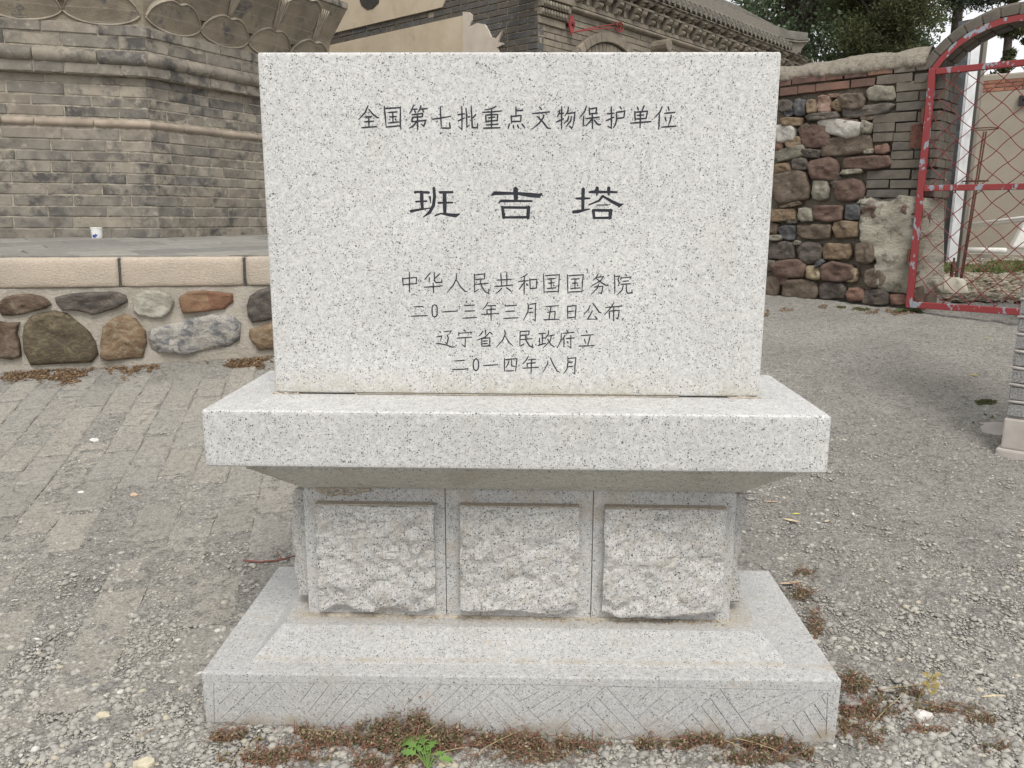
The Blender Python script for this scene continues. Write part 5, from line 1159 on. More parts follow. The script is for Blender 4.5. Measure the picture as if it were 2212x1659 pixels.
# bracket tiers
sb = [WBF.px(*z3(x, y))[0] for x, y in ((870, 100), (1170, 190), (1440, 280), (1700, 375), (1920, 470))]; dsb = (sb[-1]-sb[1])/3; print('bracket spacing', sb, dsb)
def cyl_out(s, z, o0, o1, r_, nm, mat, parent, flat=1.):
    b = MB(); n = 12; c0, c1 = WBF.w(s, z, o0), WBF.w(s, z, o1); e = Vector((WBF.d[0], WBF.d[1], 0)); V = []
    nn = Vector((WBF.n[0], WBF.n[1], 0))
    for c_, rr in ((c0, r_), (c1-nn*.006, r_), (c1, r_*.85)): V += [c_+e*math.cos(2*math.pi*k/n)*rr+Vector((0, 0, math.sin(2*math.pi*k/n)*rr*flat)) for k in range(n)]
    b.add(V, [(l*n+k, l*n+(k+1) % n, (l+1)*n+(k+1) % n, (l+1)*n+k) for l in range(2) for k in range(n)]+[tuple(2*n+k for k in range(n)), tuple(range(n))[::-1]]); return b.build(nm, mat, parent)
E1 = .13
we = Wall(WBF.w(0, 0, E1).xy, WBF.d); ze = [we.px(*z4(x, y)) for x, y in ((430, 60), (970, 300), (1500, 560), (2000, 790))]; print('eave', ze)
sb0 = sb[1] % dsb; k = 0; m_br = brickmat('bracket_stone', [(.23, .20, .155), (.20, .175, .14), (.25, .215, .165)], stain=(.08, .075, .07), stain_amt=.5, bump=.4)
ZE = ze[1][1]; HT = (ZE-.09-zr2)
s = sb0-dsb
def extr(prof, s0, s1, nm):
    """profile of (o,z) extruded along the front wall"""
    n = len(prof); b = MB(); b.add([WBF.w(s0, z_, o) for o, z_ in prof]+[WBF.w(s1, z_, o) for o, z_ in prof], [tuple(range(n)), tuple(range(n, 2*n))[::-1]]+[(i, (i+1) % n, n+(i+1) % n, n+i) for i in range(n)])
    return b.mesh(nm)
h1 = HT*.50; print('HT', HT, ZE); RS = ze[3][0]
kn = [(0, zr2), (.06, zr2+.0), (.10, zr2+.02*1), (.13, zr2+h1*.25), (.13, zr2+h1*.42), (.105, zr2+h1*.5), (.15, zr2+h1*.58), (.18, zr2+h1*.72), (.175, zr2+h1*.9), (.14, zr2+h1), (0, zr2+h1)]
me_k = None
tiers = [(zr2, .0, h1), (zr2+h1*1.2, .025, h1*.45), (zr2+h1*1.75, .05, h1*.15)]
import itertools
for ti, (zb_, ob, hh_) in enumerate(tiers):
    kn = [(ob-.12, zb_), (ob+.03, zb_), (ob+.075, zb_+hh_*.06), (ob+.095, zb_+hh_*.2), (ob+.09, zb_+hh_*.38), (ob+.055, zb_+hh_*.48), (ob+.10, zb_+hh_*.56), (ob+.125, zb_+hh_*.72), (ob+.115, zb_+hh_*.9), (ob+.07, zb_+hh_), (ob-.12, zb_+hh_)]
    mk1 = extr(kn, -.035, .035, 'bracket_arm'); mk1.materials.append(m_br)
    b = MB(); b.add([], []); 
    st1 = extr([(ob-.12, zb_), (ob+.04, zb_), (ob+.04, zb_+hh_*.52), (ob-.12, zb_+hh_*.52)], -.022, .022, 'bracket_stem'); st1.materials.append(m_br)
    bl1 = extr([(ob-.12, zb_+hh_*.53), (ob+.045, zb_+hh_*.53), (ob+.075, zb_+hh_*.7), (ob+.085, zb_+hh_*.98), (ob-.12, zb_+hh_*.98)], -.052, .052, 'bracket_block'); bl1.materials.append(m_br)
    s = sb0-dsb+(0 if ti != 1 else dsb*.25)
    while s < FL+.2:
        for nm, me_, ds in (('bracket_stem', st1, 0), ('bracket_block', bl1, 0), ('bracket_arm', mk1, dsb*.5)):
            o = bpy.data.objects.new(nm, me_); COL.objects.link(o); o.parent = tp; p_ = WBF.d*(s+ds); o.location = (p_[0], p_[1], 0)
        s += dsb
    s_ = -.1
    MB().wbox(WBF, -.1, FL+.1, zb_+hh_+.002, zb_+hh_*1.0+h1*(.2 if ti < 2 else .1), -.02, ob+.085).build('eave_beam', m_br, tp, bevel=.004)
# rafters, eave board, tile ends
zra = tiers[2][0]+tiers[2][2]+h1*.12
sp = .135; me_r = extr([(.02, zra), (E1-.03, zra-.03), (E1-.03, zra+.02), (.02, zra+.05)], -.025, .025, 'rafter'); me_r.materials.append(m_br)
def zup(s): return 0.
s = 0.1; m_tile = brickmat('roof_tile_grey', [(.20, .185, .155), (.18, .168, .145), (.22, .20, .165)], stain=(.08, .08, .075), stain_amt=.5, bump=.4)
V = []; F = []
te = None
s = .15; k = 0
while s < RS+.05:
    o = bpy.data.objects.new('rafter', me_r); COL.objects.link(o); o.parent = tp; p_ = WBF.d*s; o.location = (p_[0], p_[1], zup(s))
    zt_ = ZE+zup(s); cyl_out(s, zt_, E1-.10, E1, .047, 'tile_end', m_tile, tp)
    b = MB(); b.tube([WBF.w(s+.047*math.cos(t), zt_+.047*math.sin(t)*.0+.047*math.sin(t), E1+.001) for t in np.linspace(0, 2*math.pi, 13)], .006, 5, False); b.build('tile_end_rim', m_tile, tp)
    cyl_out(s, zt_, E1, E1+.008, .018, 'tile_end_boss', m_tile, tp)
    b = MB(); b.prism(WBF, [(s+sp/2-.055, zt_-.005), (s+sp/2-.03, zt_-.05), (s+sp/2, zt_-.085), (s+sp/2+.03, zt_-.05), (s+sp/2+.055, zt_-.005)], E1-.015, E1-.002); b.build('drip_tile', m_tile, tp)
    b = MB(); b.tube([WBF.w(s, zt_+.0+.42*q+.02, E1-.02-1.0*q) for q in (0, .5, 1.1)], .046, 8); b.build('tile_row', m_tile, tp, smooth=True)
    s += sp; k += 1
V = []; n = 40
for i in range(n+1):
    s = (RS+.06)*i/n; V += [WBF.w(s, ZE+zup(s)-.03, E1-.015), WBF.w(s, ZE+zup(s)+.5, E1-1.2), WBF.w(s, zra+zup(s)+.01, .0), WBF.w(s, ZE+zup(s)-.06, E1-.03)]
F = [(i*4+q, i*4+(q+1) % 4, (i+1)*4+(q+1) % 4, (i+1)*4+q) for i in range(n) for q in range(4)]; link('roof_bed', mesh('roof_bed', V, F), m_tile, tp)
# hip ridge with upturned end
re = we.w(0, 0).xy; 
tipx = plan(1054+(1735-1054)*.93, depth_of(we.P+we.d*ze[3][0])-.1)
wdir = -(WBF.d*.707+WBF.n*.707); WRG = Wall(tipx, wdir if wdir@np.array([-1, 0]) > 0 else wdir)
R_ = [(2115, 500), (1960, 480), (1830, 465), (1640, 395), (1400, 270), (1130, 125), (960, 45), (850, 0), (700, -80), (450, -230)]
R2_ = [(2110, 585), (1960, 590), (1760, 560), (1500, 450), (1300, 370), (1000, 210), (820, 95), (690, 0), (560, -80), (330, -230)]
b = MB(); up_ = [WRG.px(*z4(*q)) for q in R_]; lo_ = [WRG.px(*z4(*q)) for q in R2_]; print('ridge', up_[0], up_[-1], lo_[0], WRG.n)
def ridge(poly_u, poly_l, o0, o1, nm):
    P = poly_u+poly_l[::-1]; n = len(poly_u); b = MB(); V = []
    for (a_, z_), (c_, d_) in zip(poly_u, poly_l): V += [WRG.w(a_, z_, o0), WRG.w(a_, z_, o1), WRG.w(c_, d_, o1), WRG.w(c_, d_, o0)]
    b.add(V, [(i*4+q, i*4+(q+1) % 4, (i+1)*4+(q+1) % 4, (i+1)*4+q) for i in range(n-1) for q in range(4)]+[(0, 1, 2, 3), tuple(4*(n-1)+q for q in range(4))])
    return b.build(nm, m_tile, tp, bevel=.012 if nm == 'hip_ridge' else 0)
ridge(up_, lo_, -.09, .09, 'hip_ridge')
sh = lambda P, d_: [(a_, z_-d_) for a_, z_ in P]
ridge(lo_, sh(lo_, .022), -.10, .115, 'ridge_moulding'); ridge(sh(lo_, .034), sh(lo_, .056), -.10, .115, 'ridge_moulding'); ridge(sh(lo_, .056), [(a_+(.12 if i == 0 else 0), z_-.2-(.1*min(1, i/4))) for i, (a_, z_) in enumerate(lo_)], -.07, .07, 'ridge_base')
# arched hood over the window
ca, zta = WBF.px(*z3(1150, 475)); l_, zl = WBF.px(*z3(700, 752)); r__, zr_ = WBF.px(*z3(1555, 752)); print('arch', ca, zta, l_, zl, r__, zr_)
pts3 = [(l_, zl), WBF.px(*z3(900, 560)), (ca, zta), WBF.px(*z3(1350, 570)), (r__, zr_)]
sol = np.linalg.lstsq(np.array([[2*s, 2*z, 1] for s, z in pts3]), np.array([s*s+z*z for s, z in pts3]), rcond=None)[0]; HC, HZ = sol[0], sol[1]; HR = math.sqrt(sol[2]+HC*HC+HZ*HZ); print('hood', HC, HZ, HR)
def arcb(r0, r1, o, n, nm, mat, gap=.004, oi=-.02):
    for k in range(n):
        t0 = math.pi*k/n; t1 = math.pi*(k+1)/n
        P = [(HC+r_*math.cos(t), HZ+r_*math.sin(t)) for r_, t in ((r0, t0+gap/r0), (r0, t1-gap/r0), (r1, t1-gap/r1), (r1, t0+gap/r1))]
        b = MB(); b.prism(WBF, P, oi, o); b.build(nm, mat, tp, bevel=.006, seg=1)
arcb(HR-.10, HR, .06, 26, 'hood_brick', m_tb, .002); arcb(HR-.21, HR-.115, .03, 34, 'hood_voussoir', m_tb); arcb(HR-.33, HR-.22, .012, 38, 'hood_voussoir', m_tb, .008)
b = MB(); b.prism(WBF, [(HC+(HR-.20)*math.cos(t), HZ+(HR-.20)*math.sin(t)) for t in np.linspace(0, math.pi, 30)], -.02, .004); b.build('window_recess', simple('dark_recess', (.05, .045, .04), .95, 30, .3), tp)
ls, lz = WBF.px(*z3(1870, 690)); cyl_out(ls+.05, lz, -.05, .22, .075, 'beam_stub', m_br, tp)
MB().wbox(WBF, ls+.3, FL-.02, .5, zr0-.12, -.02, .012).build('plaster_field', mplz.m, tp)
# wall anchor with spiral
hk = thing('red_iron_hook', 'red iron wall plate with a long rod ending in a spiral below the eave', 'wall hook')
rp = simple('hook_red', (.26, .035, .035), .5, 40, .2); o_ = .07
P = [WBF.px(*z3(x, y), o_) for x, y in ((695, 205), (738, 330), (735, 400), (705, 480), (690, 522), (662, 430), (655, 350), (668, 280))]
b = MB(); b.prism(WBF, P, o_-.012, o_); b.build('wall_plate', rp, hk)
ps, pz = WBF.px(*z3(705, 355), o_); cyl_out(ps, pz, .0, o_+.02, .022, 'bolt', simple('hook_bolt', (.12, .03, .03), .7, 60, .3), hk)
sc_, scz = WBF.px(*z3(1395, 385), o_); rr_ = abs(WBF.px(*z3(1472, 385), o_)[0]-sc_)*.95; rr_ = .10
for y1, yy in ((355, 0), (410, 1)):
    a_, z_ = WBF.px(*z3(700, 478), o_); c_, d_ = WBF.px(*z3(1325 if yy == 0 else 1305, y1), o_)
    MB().tube([WBF.w(a_, z_, o_), WBF.w((a_+c_)/2, (z_+d_)/2+.008, o_), WBF.w(c_, d_, o_)], .006, 6).build('rod', rp, hk)
zh = abs(WBF.px(*z3(1395, 290), o_)[1]-WBF.px(*z3(1395, 470), o_)[1])/2; wh = abs(WBF.px(*z3(1325, 385), o_)[0]-WBF.px(*z3(1472, 385), o_)[0])/2; print('spiral', zh, wh)
MB().tube([WBF.w(sc_+wh*(1-.85*t/11)*math.cos(t+3.6), scz+zh*(1-.85*t/11)*math.sin(t+3.6), o_+.0*t) for t in np.linspace(0, 11, 70)], .0065, 6).build('spiral', rp, hk)
# ------------------------------------------------------------------ trees
def leafmesh(name, C, size, mat, seed=0, parent=None, long=1.6, up=None, kite=True):
    r = np.random.RandomState(seed); n = len(C); a = r.normal(size=(n, 3)); a /= np.linalg.norm(a, axis=1)[:, None]
    if up is not None: a = a*(1-up)+np.array([0, 0, 1])*up*np.sign(r.uniform(-.2, 1, (n, 1))); a /= np.linalg.norm(a, axis=1)[:, None]
    b_ = r.normal(size=(n, 3)); b_ -= a*(a*b_).sum(1)[:, None]; b_ /= np.linalg.norm(b_, axis=1)[:, None]; c = np.cross(a, b_)
    s = (size*r.uniform(.6, 1.25, n))[:, None]
    l, w_ = s*long/2, s/2
    V = np.stack([C-b_*l, C+c*w_*.8+a*s*.12, C+b_*l, C-c*w_*.8+a*s*.12], 1).reshape(-1, 3); F = np.arange(4*n).reshape(n, 4)
    return link(name, npmesh(name, V, F), mat, parent)
def leafmat(name, cols):
    m = M(name); k = len(cols); c = m.ramp(m.island(), [(i/k, cc) for i, cc in enumerate(cols)], True); m.col(c).rough(.6)
    m.b.inputs['Subsurface Weight'].default_value = 0
    tr = m.t.nodes.new('ShaderNodeBsdfTranslucent'); ms = m.t.nodes.new('ShaderNodeMixShader'); m.L(c, tr.inputs[0]); ms.inputs[0].default_value = .3
    m.L(m.b.outputs[0], ms.inputs[1]); m.L(tr.outputs[0], ms.inputs[2]); m.L(ms.outputs[0], m.t.nodes['Material Output'].inputs[0]); return m.m
bark = simple('bark', (.09, .075, .06), .95, 20, .35, bump=.8)
def tree(name, label, base, h, crown, leaf, size, nleaf, nclump, mat, seed, group='trees beyond the rubble wall', clump=.55, long=1.6, trunk=.16, cat='tree'):
    """crown: (cx,cy,cz,rx,ry,rz) ellipsoid"""
    r = np.random.RandomState(seed); t = thing(name, label, cat, group)
    cx_, cy_, cz, rx, ry, rz = crown; cc = np.array([cx_, cy_, cz])
    d = r.normal(size=(nclump, 3)); d /= np.linalg.norm(d, axis=1)[:, None]; cl = cc+d*np.array([rx, ry, rz])*(r.uniform(.15, 1, (nclump, 1))**.45)
    b = MB(); b.tube([(base[0], base[1], base[2]-.1), (base[0]+.08, base[1], base[2]+(cz-base[2])*.5), (cx_, cy_, cz), (cx_, cy_, cz+rz*.7)], [trunk, trunk*.8, trunk*.5, trunk*.15], 9); b.build('trunk', bark, t, smooth=True)
    b = MB()
    for q in cl[::2]:
        f = r.uniform(-.7, .1); st = np.array([cx_, cy_, cz+rz*f]); mid = (st+q)/2+np.array([0, 0, .15]); b.tube([st, mid, q], [trunk*.22, trunk*.13, .008], 5, False)
    b.build('branches', bark, t, smooth=True)
    k = r.randint(0, nclump, nleaf); sz = clump*r.uniform(.5, 1.15, nclump)[k][:, None]; g = r.normal(size=(nleaf, 3)); g /= np.linalg.norm(g, axis=1)[:, None]
    P = cl[k]+g*sz*(r.uniform(0, 1, (nleaf, 1))**.6)*np.array([1, 1, .62])
    leafmesh('foliage', P, size, mat, seed+1, t, long)
lm1 = leafmat('broad_leaves', [(.08, .125, .06), (.115, .165, .085), (.065, .10, .048), (.17, .22, .125), (.09, .13, .07), (.27, .31, .22)])
lm2 = leafmat('juniper_leaves', [(.06, .072, .026), (.085, .092, .034), (.045, .055, .022), (.10, .105, .045)])
lm3 = leafmat('pine_leaves', [(.03, .05, .028), (.045, .065, .035), (.06, .08, .04), (.04, .052, .04)])
def at(px, Z): p = plan(px, Z); return (p[0], p[1], g1(*p))
def ztop(px, py, Z): return float(pt_at(px, py, Z)[2])
p = at(1690, 17); tree('broadleaf_tree', 'dark green broadleaf tree with small pale leaves behind the temple eave', p, 8, (p[0], p[1], 6.4, 2.0, 2.3, 3.0), 0, .062, 34000, 260, lm1, 21, clump=.5, long=1.25, trunk=.2)
p = at(1830, 20); tree('broadleaf_tree', 'broadleaf tree with greyish leaves standing just behind the rubble wall coping', p, 8, (p[0], p[1], 5.6, 1.9, 2.2, 3.0), 0, .065, 28000, 230, lm1, 33, clump=.48, long=1.25, trunk=.2)
p = at(1865, 15); tree('juniper_tree', 'dense olive brown juniper between the broadleaf tree and the sparse pine', p, 8, (p[0], p[1], 5.0, .75, .9, 2.0), 0, .026, 50000, 110, lm2, 44, clump=.42, long=3., trunk=.15)
p = at(2015, 16); tree('pine_tree', 'sparse dark pine with feathery branches against the white sky', p, 8, (p[0], p[1], 6.6, 1.15, 1.3, 1.9), 0, .032, 34000, 90, lm3, 55, clump=.33, long=3.2, trunk=.13)
p = at(2126, 19); tree('cypress_tree', 'slim dark cypress column rising behind the gate arch', p, 8, (p[0], p[1], 7., .27, .27, 3.4), 0, .05, 16000, 90, lm2, 66, clump=.22, long=2.6, trunk=.12)
p = at(2200, 19); tree('cypress_tree', 'second cypress crown farther to the side of the gate arch', p, 8, (p[0], p[1], 7.2, .42, .42, 3.0), 0, .05, 16000, 90, lm2, 77, clump=.25, long=2.6, trunk=.12)

# ------------------------------------------------------------------ low plants, litter
def scatter(spec, seed, density=1.):
    """spec: list of (px,py,rx,ry,n) ellipses in view; returns ground points"""
    r = np.random.RandomState(seed); out_ = []
    for x, y, rx, ry, n in spec:
        a = r.uniform(0, 6.28, n); q = np.sqrt(r.uniform(0, 1, n))*r.uniform(.55, 1.15, n); xx_ = x+rx*q*np.cos(a); yy_ = y+ry*q*np.sin(a); kk_ = vn(xx_/14, yy_/7, 1., 3)*.6+vn(xx_/45, yy_/16, 1., 5)*.6+.35*(1-q) > .72; out_.append(np.stack([xx_[kk_], yy_[kk_]], 1))
    o = np.concatenate(out_); P = onground(o[:, 0], o[:, 1]); return P[free(P)]
wm = leafmat('creeper_leaves', [(.23, .14, .10), (.29, .20, .14), (.22, .18, .11), (.40, .32, .22), (.15, .16, .07), (.26, .13, .10), (.44, .36, .22), (.12, .13, .06)])
wm2 = leafmat('rusty_litter', [(.24, .15, .09), (.30, .19, .11), (.19, .13, .08), (.38, .28, .17), (.24, .18, .11)])
stem = simple('creeper_stems', (.20, .10, .065), .9, 60, .3, bump=0); straw = simple('dry_straw', (.34, .27, .15), .85, 60, .3, bump=0)
A = [(560, 1592, 60, 14, 900), (700, 1600, 110, 26, 3200), (800, 1606, 90, 36, 3800), (890, 1600, 70, 42, 4200), (970, 1608, 80, 26, 2200), (1100, 1610, 120, 22, 2600), (1250, 1618, 110, 14, 1100), (1390, 1612, 60, 12, 900), (1500, 1612, 90, 16, 1500), (1640, 1612, 90, 22, 2600), (1730, 1622, 70, 22, 2200), (600, 1645, 130, 22, 2600), (820, 1650, 120, 20, 2600), (1160, 1640, 150, 14, 1100), (1640, 1645, 110, 14, 1000),
     (1850, 1480, 45, 35, 900), (1890, 1530, 70, 34, 1500), (1830, 1560, 28, 60, 1200), (1960, 1500, 90, 10, 500), (2040, 1535, 110, 14, 800), (2130, 1560, 60, 12, 400), (1870, 1590, 60, 30, 900), (2000, 1580, 70, 10, 300), (1735, 1290, 28, 22, 600), (1740, 1240, 34, 8, 200), (1760, 1350, 22, 40, 500), (480, 1600, 40, 10, 400), (2150, 1620, 60, 14, 400)]
P = scatter(A, 8); r = np.random.RandomState(9); h = np.abs(r.normal(0, .008, len(P))); dfr = np.clip(1-np.abs(P[:, 1])/.12, 0, 1)*((P[:, 0] > 0) & (P[:, 0] < 1.4)); cen = np.exp(-((P[:, 0]-.48)/.11)**2)*dfr; P[:, 2] += h+dfr*np.abs(r.normal(0, .009, len(P)))+cen*np.abs(r.normal(0, .026, len(P)))
o = leafmesh('creeping_weeds', P, .0052, wm, 12, long=1.7, up=.25); tag(o, 'reddish brown creeping weeds matted along the foot of the granite plinth', 'weeds', kind='stuff')
b = MB(); r_ = random.Random(5)
idx_ = np.random.RandomState(3).choice(len(P), 900)
for i in idx_:
    p = Vector(P[i]); a_ = r_.uniform(0, 6.28); L = r_.uniform(.015, .06); q = p+Vector((math.cos(a_)*L, math.sin(a_)*L, 0)); q.z = g1(q.x, q.y)+r_.uniform(.002, .02)
    b.tube([(p.x, p.y, max(p.z-.004, g1(p.x, p.y)+.001)), (p+q)/2+Vector((0, 0, .006)), q], [.0009, .0009, .0005], 4, False)
o = b.build('weed_stems', stem); tag(o, 'thin reddish runners of the creeping weeds beside the plinth', 'weeds', kind='stuff')
b = MB()
for x0, y0, x1, y1, hgt in ((780, 1598, 1015, 1578, .01), (1130, 1575, 1030, 1640, .02), (960, 1545, 905, 1620, .03), (880, 1660, 1020, 1625, .02), (1540, 1600, 1620, 1640, .02), (1570, 1595, 1690, 1640, .02), (1380, 1600, 1560, 1612, .01), (640, 1590, 760, 1600, .02), (500, 1660, 570, 1600, .02), (300, 1600, 330, 1580, .01), (1960, 1520, 2110, 1548, .01), (1900, 1495, 2050, 1480, .01), (1880, 1575, 1960, 1500, .015)):
    p, q = gp(x0, y0), gp(x1, y1); p[1] = min(p[1], -.008) if 0 < p[0] < 1.45 else p[1]; q[1] = min(q[1], -.008) if 0 < q[0] < 1.45 else q[1]
    m_ = (p+q)/2; m_[2] += hgt; b.tube([p+[0, 0, .004], p*.7+m_*.3+[0, 0, hgt*.6], m_, q*.7+m_*.3+[0, 0, hgt*.6], q+[0, 0, .004]], .0011, 5)
o = b.build('dry_stalks', straw); tag(o, 'pale dry stalks lying over the weeds and gravel', 'weeds', kind='stuff')
B = [(60, 812, 90, 18, 2600), (180, 815, 110, 20, 3600), (290, 795, 80, 14, 2200), (130, 797, 90, 9, 1400), (520, 785, 75, 16, 3200), (575, 775, 30, 12, 900), (470, 772, 60, 5, 250), (1920, 676, 55, 8, 900), (1690, 672, 40, 5, 350), (1770, 664, 40, 5, 300), (1650, 680, 25, 5, 200), (2050, 1105, 30, 12, 0)]
P = scatter([q for q in B if q[4]], 18); P[:, 2] += np.abs(np.random.RandomState(2).normal(0, .006, len(P)))
o = leafmesh('dry_litter', P, .0085, wm2, 13, long=2.0, up=.55); tag(o, 'rust brown dry leaf litter along the foot of the walls', 'leaf litter', kind='stuff')
gm1 = leafmat('moss_green', [(.10, .12, .04), (.07, .095, .035), (.15, .15, .06), (.18, .15, .08)])
P = scatter([(2125, 910, 24, 14, 900), (2125, 870, 26, 7, 400), (1860, 668, 22, 5, 250), (1820, 665, 14, 3, 120)], 28); P[:, 2] += .004
o = leafmesh('low_moss', P, .010, gm1, 14, long=1.6, up=.4); tag(o, 'low green moss and grass tufts at the pillar foot', 'moss', kind='stuff')
# yard grass
rr = np.random.RandomState(4); xx = rr.uniform(2035, 2230, 14000); yy = rr.uniform(560, 655, 14000); P = onground(xx, yy); bgd = (P[:, :2]-WS.P)@WS.n; P = P[(bgd < -.5)]
k = vn(P[:, 0], P[:, 1], 1.1, 9)+.25*np.exp(-((P[:, 1]-6.6)/.8)**2) > .5; Pg = P[k]; Pg[:, 2] += .015
o = leafmesh('yard_grass', Pg, .045, leafmat('yard_grass', [(.12, .15, .05), (.17, .17, .07), (.22, .19, .10), (.10, .13, .05)]), 15, long=2., up=.3); tag(o, 'patchy yellow green grass on the yard ground behind the gate', 'grass', kind='stuff')
Pg = P[~k][:2500]; Pg[:, 2] += .01
o = leafmesh('yard_debris', Pg, .06, leafmat('yard_debris', [(.36, .31, .24), (.42, .38, .30), (.28, .23, .17)]), 16, long=1.5, up=.7); tag(o, 'pale husks and chips strewn over the yard ground', 'debris', kind='stuff')

# fallen leaves, each a thing
def fallen(px, py, L, w_, ang, colr, label, nm='fallen_leaf', curl=.15):
    p = gp(px, py); b = MB(); ca, sa = math.cos(ang), math.sin(ang); n = 6; V = []
    for i in range(n+1):
        t = i/n; hw = w_/2*math.sin(math.pi*min(1, t*.92+.04))**.8; x = (t-.5)*L
        for s_ in (-1, 0, 1):
            z = .003+abs(s_)*hw*.35+curl*L*(t-.5)**2; u, v = x, s_*hw; V.append((p[0]+u*ca-v*sa, p[1]+u*sa+v*ca, p[2]+z))
    F = [(i*3+q, i*3+q+1, i*3+q+4, i*3+q+3) for i in range(n) for q in range(2)]
    o = b.add(V, F).build(nm, colr, smooth=True); return tag(o, label, 'leaf', 'fallen leaves on the ground')
yl = simple('yellow_leaf', (.62, .55, .08), .6, 60, .15, bump=0); bl_ = simple('buff_leaf', (.50, .42, .28), .8, 80, .2, bump=0); pk = simple('pinkish_leaf', (.48, .34, .24), .8, 80, .2, bump=0); ol = simple('olive_leaf', (.26, .25, .10), .7, 60, .2, bump=0); gy = simple('grey_leaf', (.36, .33, .29), .8, 60, .2, bump=0)
fallen(2103, 812, .055, .012, .1, yl, 'bright yellow narrow leaf on the gravel before the wire gate')
fallen(2133, 732, .05, .012, .2, yl, 'small yellow leaf nearest the wire gate')
fallen(1709, 1127, .06, .020, -.6, bl_, 'cream leaf on the gravel just beyond the right end of the cap slab')
fallen(1708, 1262, .075, .014, .25, pk, 'long pale brown leaf beside the rear right corner of the plinth')
fallen(1161, 1608, .05, .011, .15, gy, 'grey curled leaf lying against the middle of the plinth foot')
fallen(960, 1636, .055, .014, .5, gy, 'greyish leaf beside the bright green seedling')
fallen(261, 961, .045, .014, .1, ol, 'olive leaf next to the small white stone on the worn paving')
fallen(1786, 1128, .03, .012, .8, bl_, 'small buff leaf on open gravel beyond the cap corner')
fallen(1664, 1086, .05, .012, -.1, pk, 'pinkish dry leaf near the right underside of the cap slab')
fallen(395, 998, .04, .012, .3, bl_, 'buff leaf on the worn paving left of the cap slab')
fallen(315, 895, .035, .014, .8, pk, 'tan leaf on the worn paving below the terrace wall')
fallen(1720, 1112, .03, .01, .1, yl, 'tiny yellowish leaf on gravel above the cream leaf')
fallen(215, 770, .05, .015, .3, bl_, 'straw coloured leaf among rust litter at the terrace wall foot')
fallen(2146, 1508, .06, .014, .1, bl_, 'flat buff leaf on the gravel at the far right front')
for i, (x, y, lab, sz) in enumerate(((205, 953, 'white chipped stone on the worn paving left of the monument', .021), (175, 1066, 'flat white stone chip on gravel left of the plinth', .015), (290, 1065+5, 'small peach coloured stone chip left of the cap slab', .014), (1993, 1548, 'white broken stone ring lying in front right of the plinth', .022), (2000, 1572, 'cream pebble touching the broken white stone', .013), (222, 1548, 'cream angular stone in the gravel at the lower left', .017), (310, 1655, 'pale angular stone at the lower left edge by the weeds', .024), (1840, 1526, 'elongated grey stone in the weeds right of the plinth', .026), (1790, 1585, 'grey stone under the lower right corner of the plinth', .02), (218, 770-0, 'flat whitish stone at the terrace wall foot', .035), (960+0, 1653, 'round pale stone in the weeds below the green seedling', .014))):
    p = gp(x, y); bm = bmesh.new(); bmesh.ops.create_icosphere(bm, subdivisions=2, radius=1); 
    for v in bm.verts: v.co *= 1+.35*mnoise.noise(v.co*1.3+Vector((i*3., 0, 0)))+.1*mnoise.noise(v.co*4); v.co = Vector((v.co.x*sz, v.co.y*sz*.7, v.co.z*sz*.5))+Vector((p[0], p[1], p[2]+sz*.2))
    me = bpy.data.meshes.new('loose_stone'); bm.to_mesh(me); bm.free(); colr = (.60, .58, .54) if 'white' in lab else (.55, .40, .28) if 'peach' in lab else (.5, .45, .33) if ('cream' in lab or 'pale' in lab) else (.26, .25, .235)
    o = link('loose_stone', me, simple('loose_stone_%s' % 'abcdefghijkl'[i], colr, .9, 60, .2, bump=.5)); tag(o, lab, 'stone', 'loose stones on the ground')
# reddish twig left of the pedestal
P_ = [gp(x, y) for x, y in ((526, 1214), (560, 1218), (600, 1214), (636, 1205), (652, 1198))]; b = MB(); b.tube([p+[0, 0, .006] for p in P_], [.003, .003, .0028, .0022, .0015], 7); q0, q1 = gp(608, 1210), gp(598, 1196); b.tube([q0+[0, 0, .006], q1+[0, 0, .012]], [.0018, .001], 5)
o = b.build('fallen_twig', simple('red_twig', (.22, .09, .07), .8, 60, .2), smooth=True); tag(o, 'reddish fallen twig on the gravel left of the pedestal', 'twig')
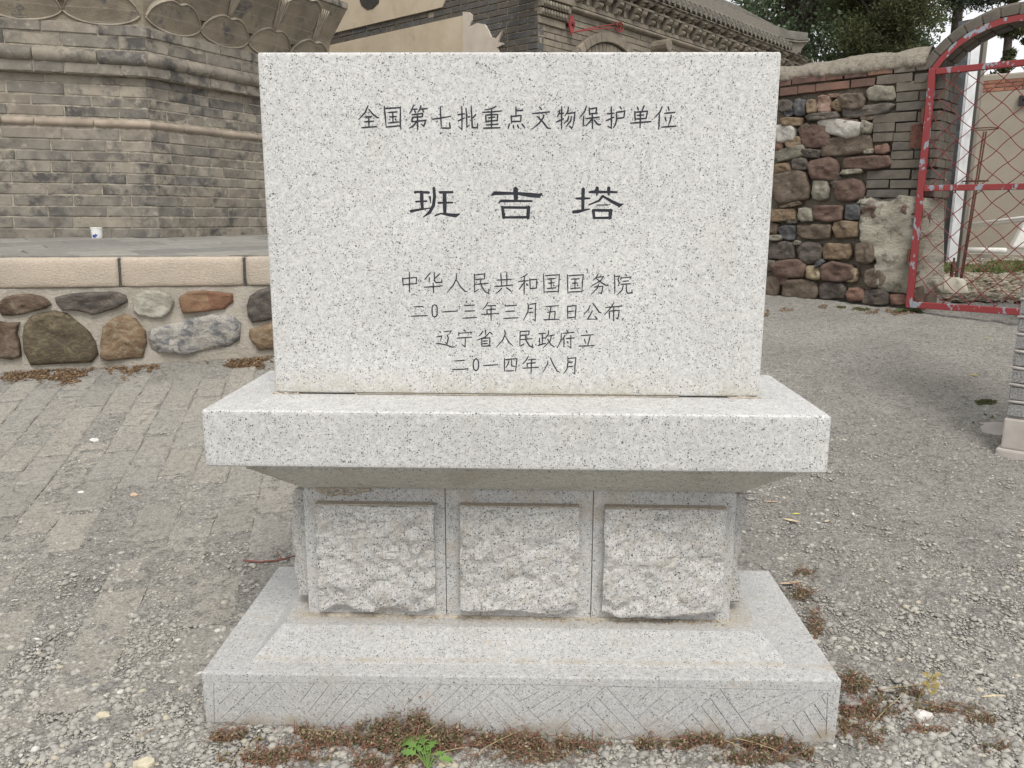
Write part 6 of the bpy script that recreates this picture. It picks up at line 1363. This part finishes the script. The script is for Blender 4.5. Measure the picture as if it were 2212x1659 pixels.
# bright green seedling
gr_ = leafmat('fresh_green', [(.15, .28, .065), (.19, .33, .085), (.13, .24, .06)]); pl = thing('green_seedling', 'bright green seedling with lobed leaves in front of the plinth', 'plant')
base = gp(925, 1668); tips = [((868, 1612), .065), ((905, 1600), .06), ((938, 1618), .055), ((870, 1645), .06), ((895, 1632), .05), ((955, 1650), .05), ((915, 1648), .05), ((975, 1664), .05), ((925, 1630), .04)]
def lobed(p0, d, up_, L, parent, mt=None):
    d = d.normalized(); sd_ = d.cross(up_).normalized(); b = MB(); out1 = [(0, .0), (.12, .05), (.2, .22), (.27, .10), (.38, .14), (.45, .36), (.52, .17), (.62, .16), (.68, .32), (.75, .12), (.85, .13), (1, 0)]
    V = []
    for t, w_ in out1: 
        c = p0+d*(t*L)+up_*(-.25*L*t*t); V += [c+sd_*w_*L+up_*w_*L*.15, c, c-sd_*w_*L+up_*w_*L*.15]
    F = [(i*3+q, i*3+q+1, i*3+q+4, i*3+q+3) for i in range(len(out1)-1) for q in range(2)]; b.add(V, F); b.build('leaf', mt or gr_, parent, smooth=False)
for (tx, ty), L in tips:
    t = gp(tx, ty); t = Vector((t[0], min(t[1], -.03), t[2]))+Vector((0, 0, .03)); p0 = Vector(base)+Vector((0, 0, .008)); mid = p0.lerp(t, .42)+Vector((0, 0, .015)); MB().tube([p0, mid], .0013, 5).build('stalk', gr_, pl)
    lobed(mid, t-mid, Vector((0, -.35, .94)).normalized(), max(.03, (t-mid).length*1.15), pl)
ys2 = thing('yellow_seedling', 'small yellowish upright weed with feathery tip right of the plinth', 'plant'); b0_ = gp(1978, 1530); ygm = leafmat('yellow_green', [(.30, .23, .07), (.34, .27, .10), (.24, .21, .07)])
top3 = Vector(b0_)+Vector((.03, .0, .085)); MB().tube([b0_, Vector(b0_)+Vector((.008, 0, .04)), top3], [.0014, .0012, .0008], 5).build('stem', ygm, ys2)
for k in range(9):
    a_ = k*2.4; v = Vector((math.cos(a_), math.sin(a_)*.5, .5+.1*(k % 3))); p = top3-Vector((0, 0, .006*k)); lobed(p, v, Vector((0, -.5, .85)), .026, ys2, ygm)
# broad leaf weed at gate foot
gw = thing('gate_weed', 'dark green weed with pointed leaves at the foot of the gate stile', 'plant'); dg = leafmat('weed_green', [(.09, .15, .05), (.12, .18, .07)]); b0_ = Vector(gp(*r6(1290, 1195)))
for k, a_ in enumerate((0, .5, 2.4, 2.9, 3.6, 5.6, 6.0, 1.4)):
    v = Vector((math.cos(a_), math.sin(a_)*.6, .25)); L = .13; sd_ = v.cross(Vector((0, 0, 1))).normalized(); V = []
    for t, w_ in ((0, .02), (.3, .14), (.6, .15), (.85, .08), (1, 0)): c = b0_+Vector((float(WG.n[0])*.05, float(WG.n[1])*.05, .01))+v*L*t-Vector((0, 0, .06*t*t)); V += [c+sd_*w_*L, c+Vector((0, 0, -.006)), c-sd_*w_*L]
    MB().add(V, [(i*3+q, i*3+q+1, i*3+q+4, i*3+q+3) for i in range(4) for q in range(2)]).build('leaf', dg, gw)
print('objects', len(bpy.data.objects))
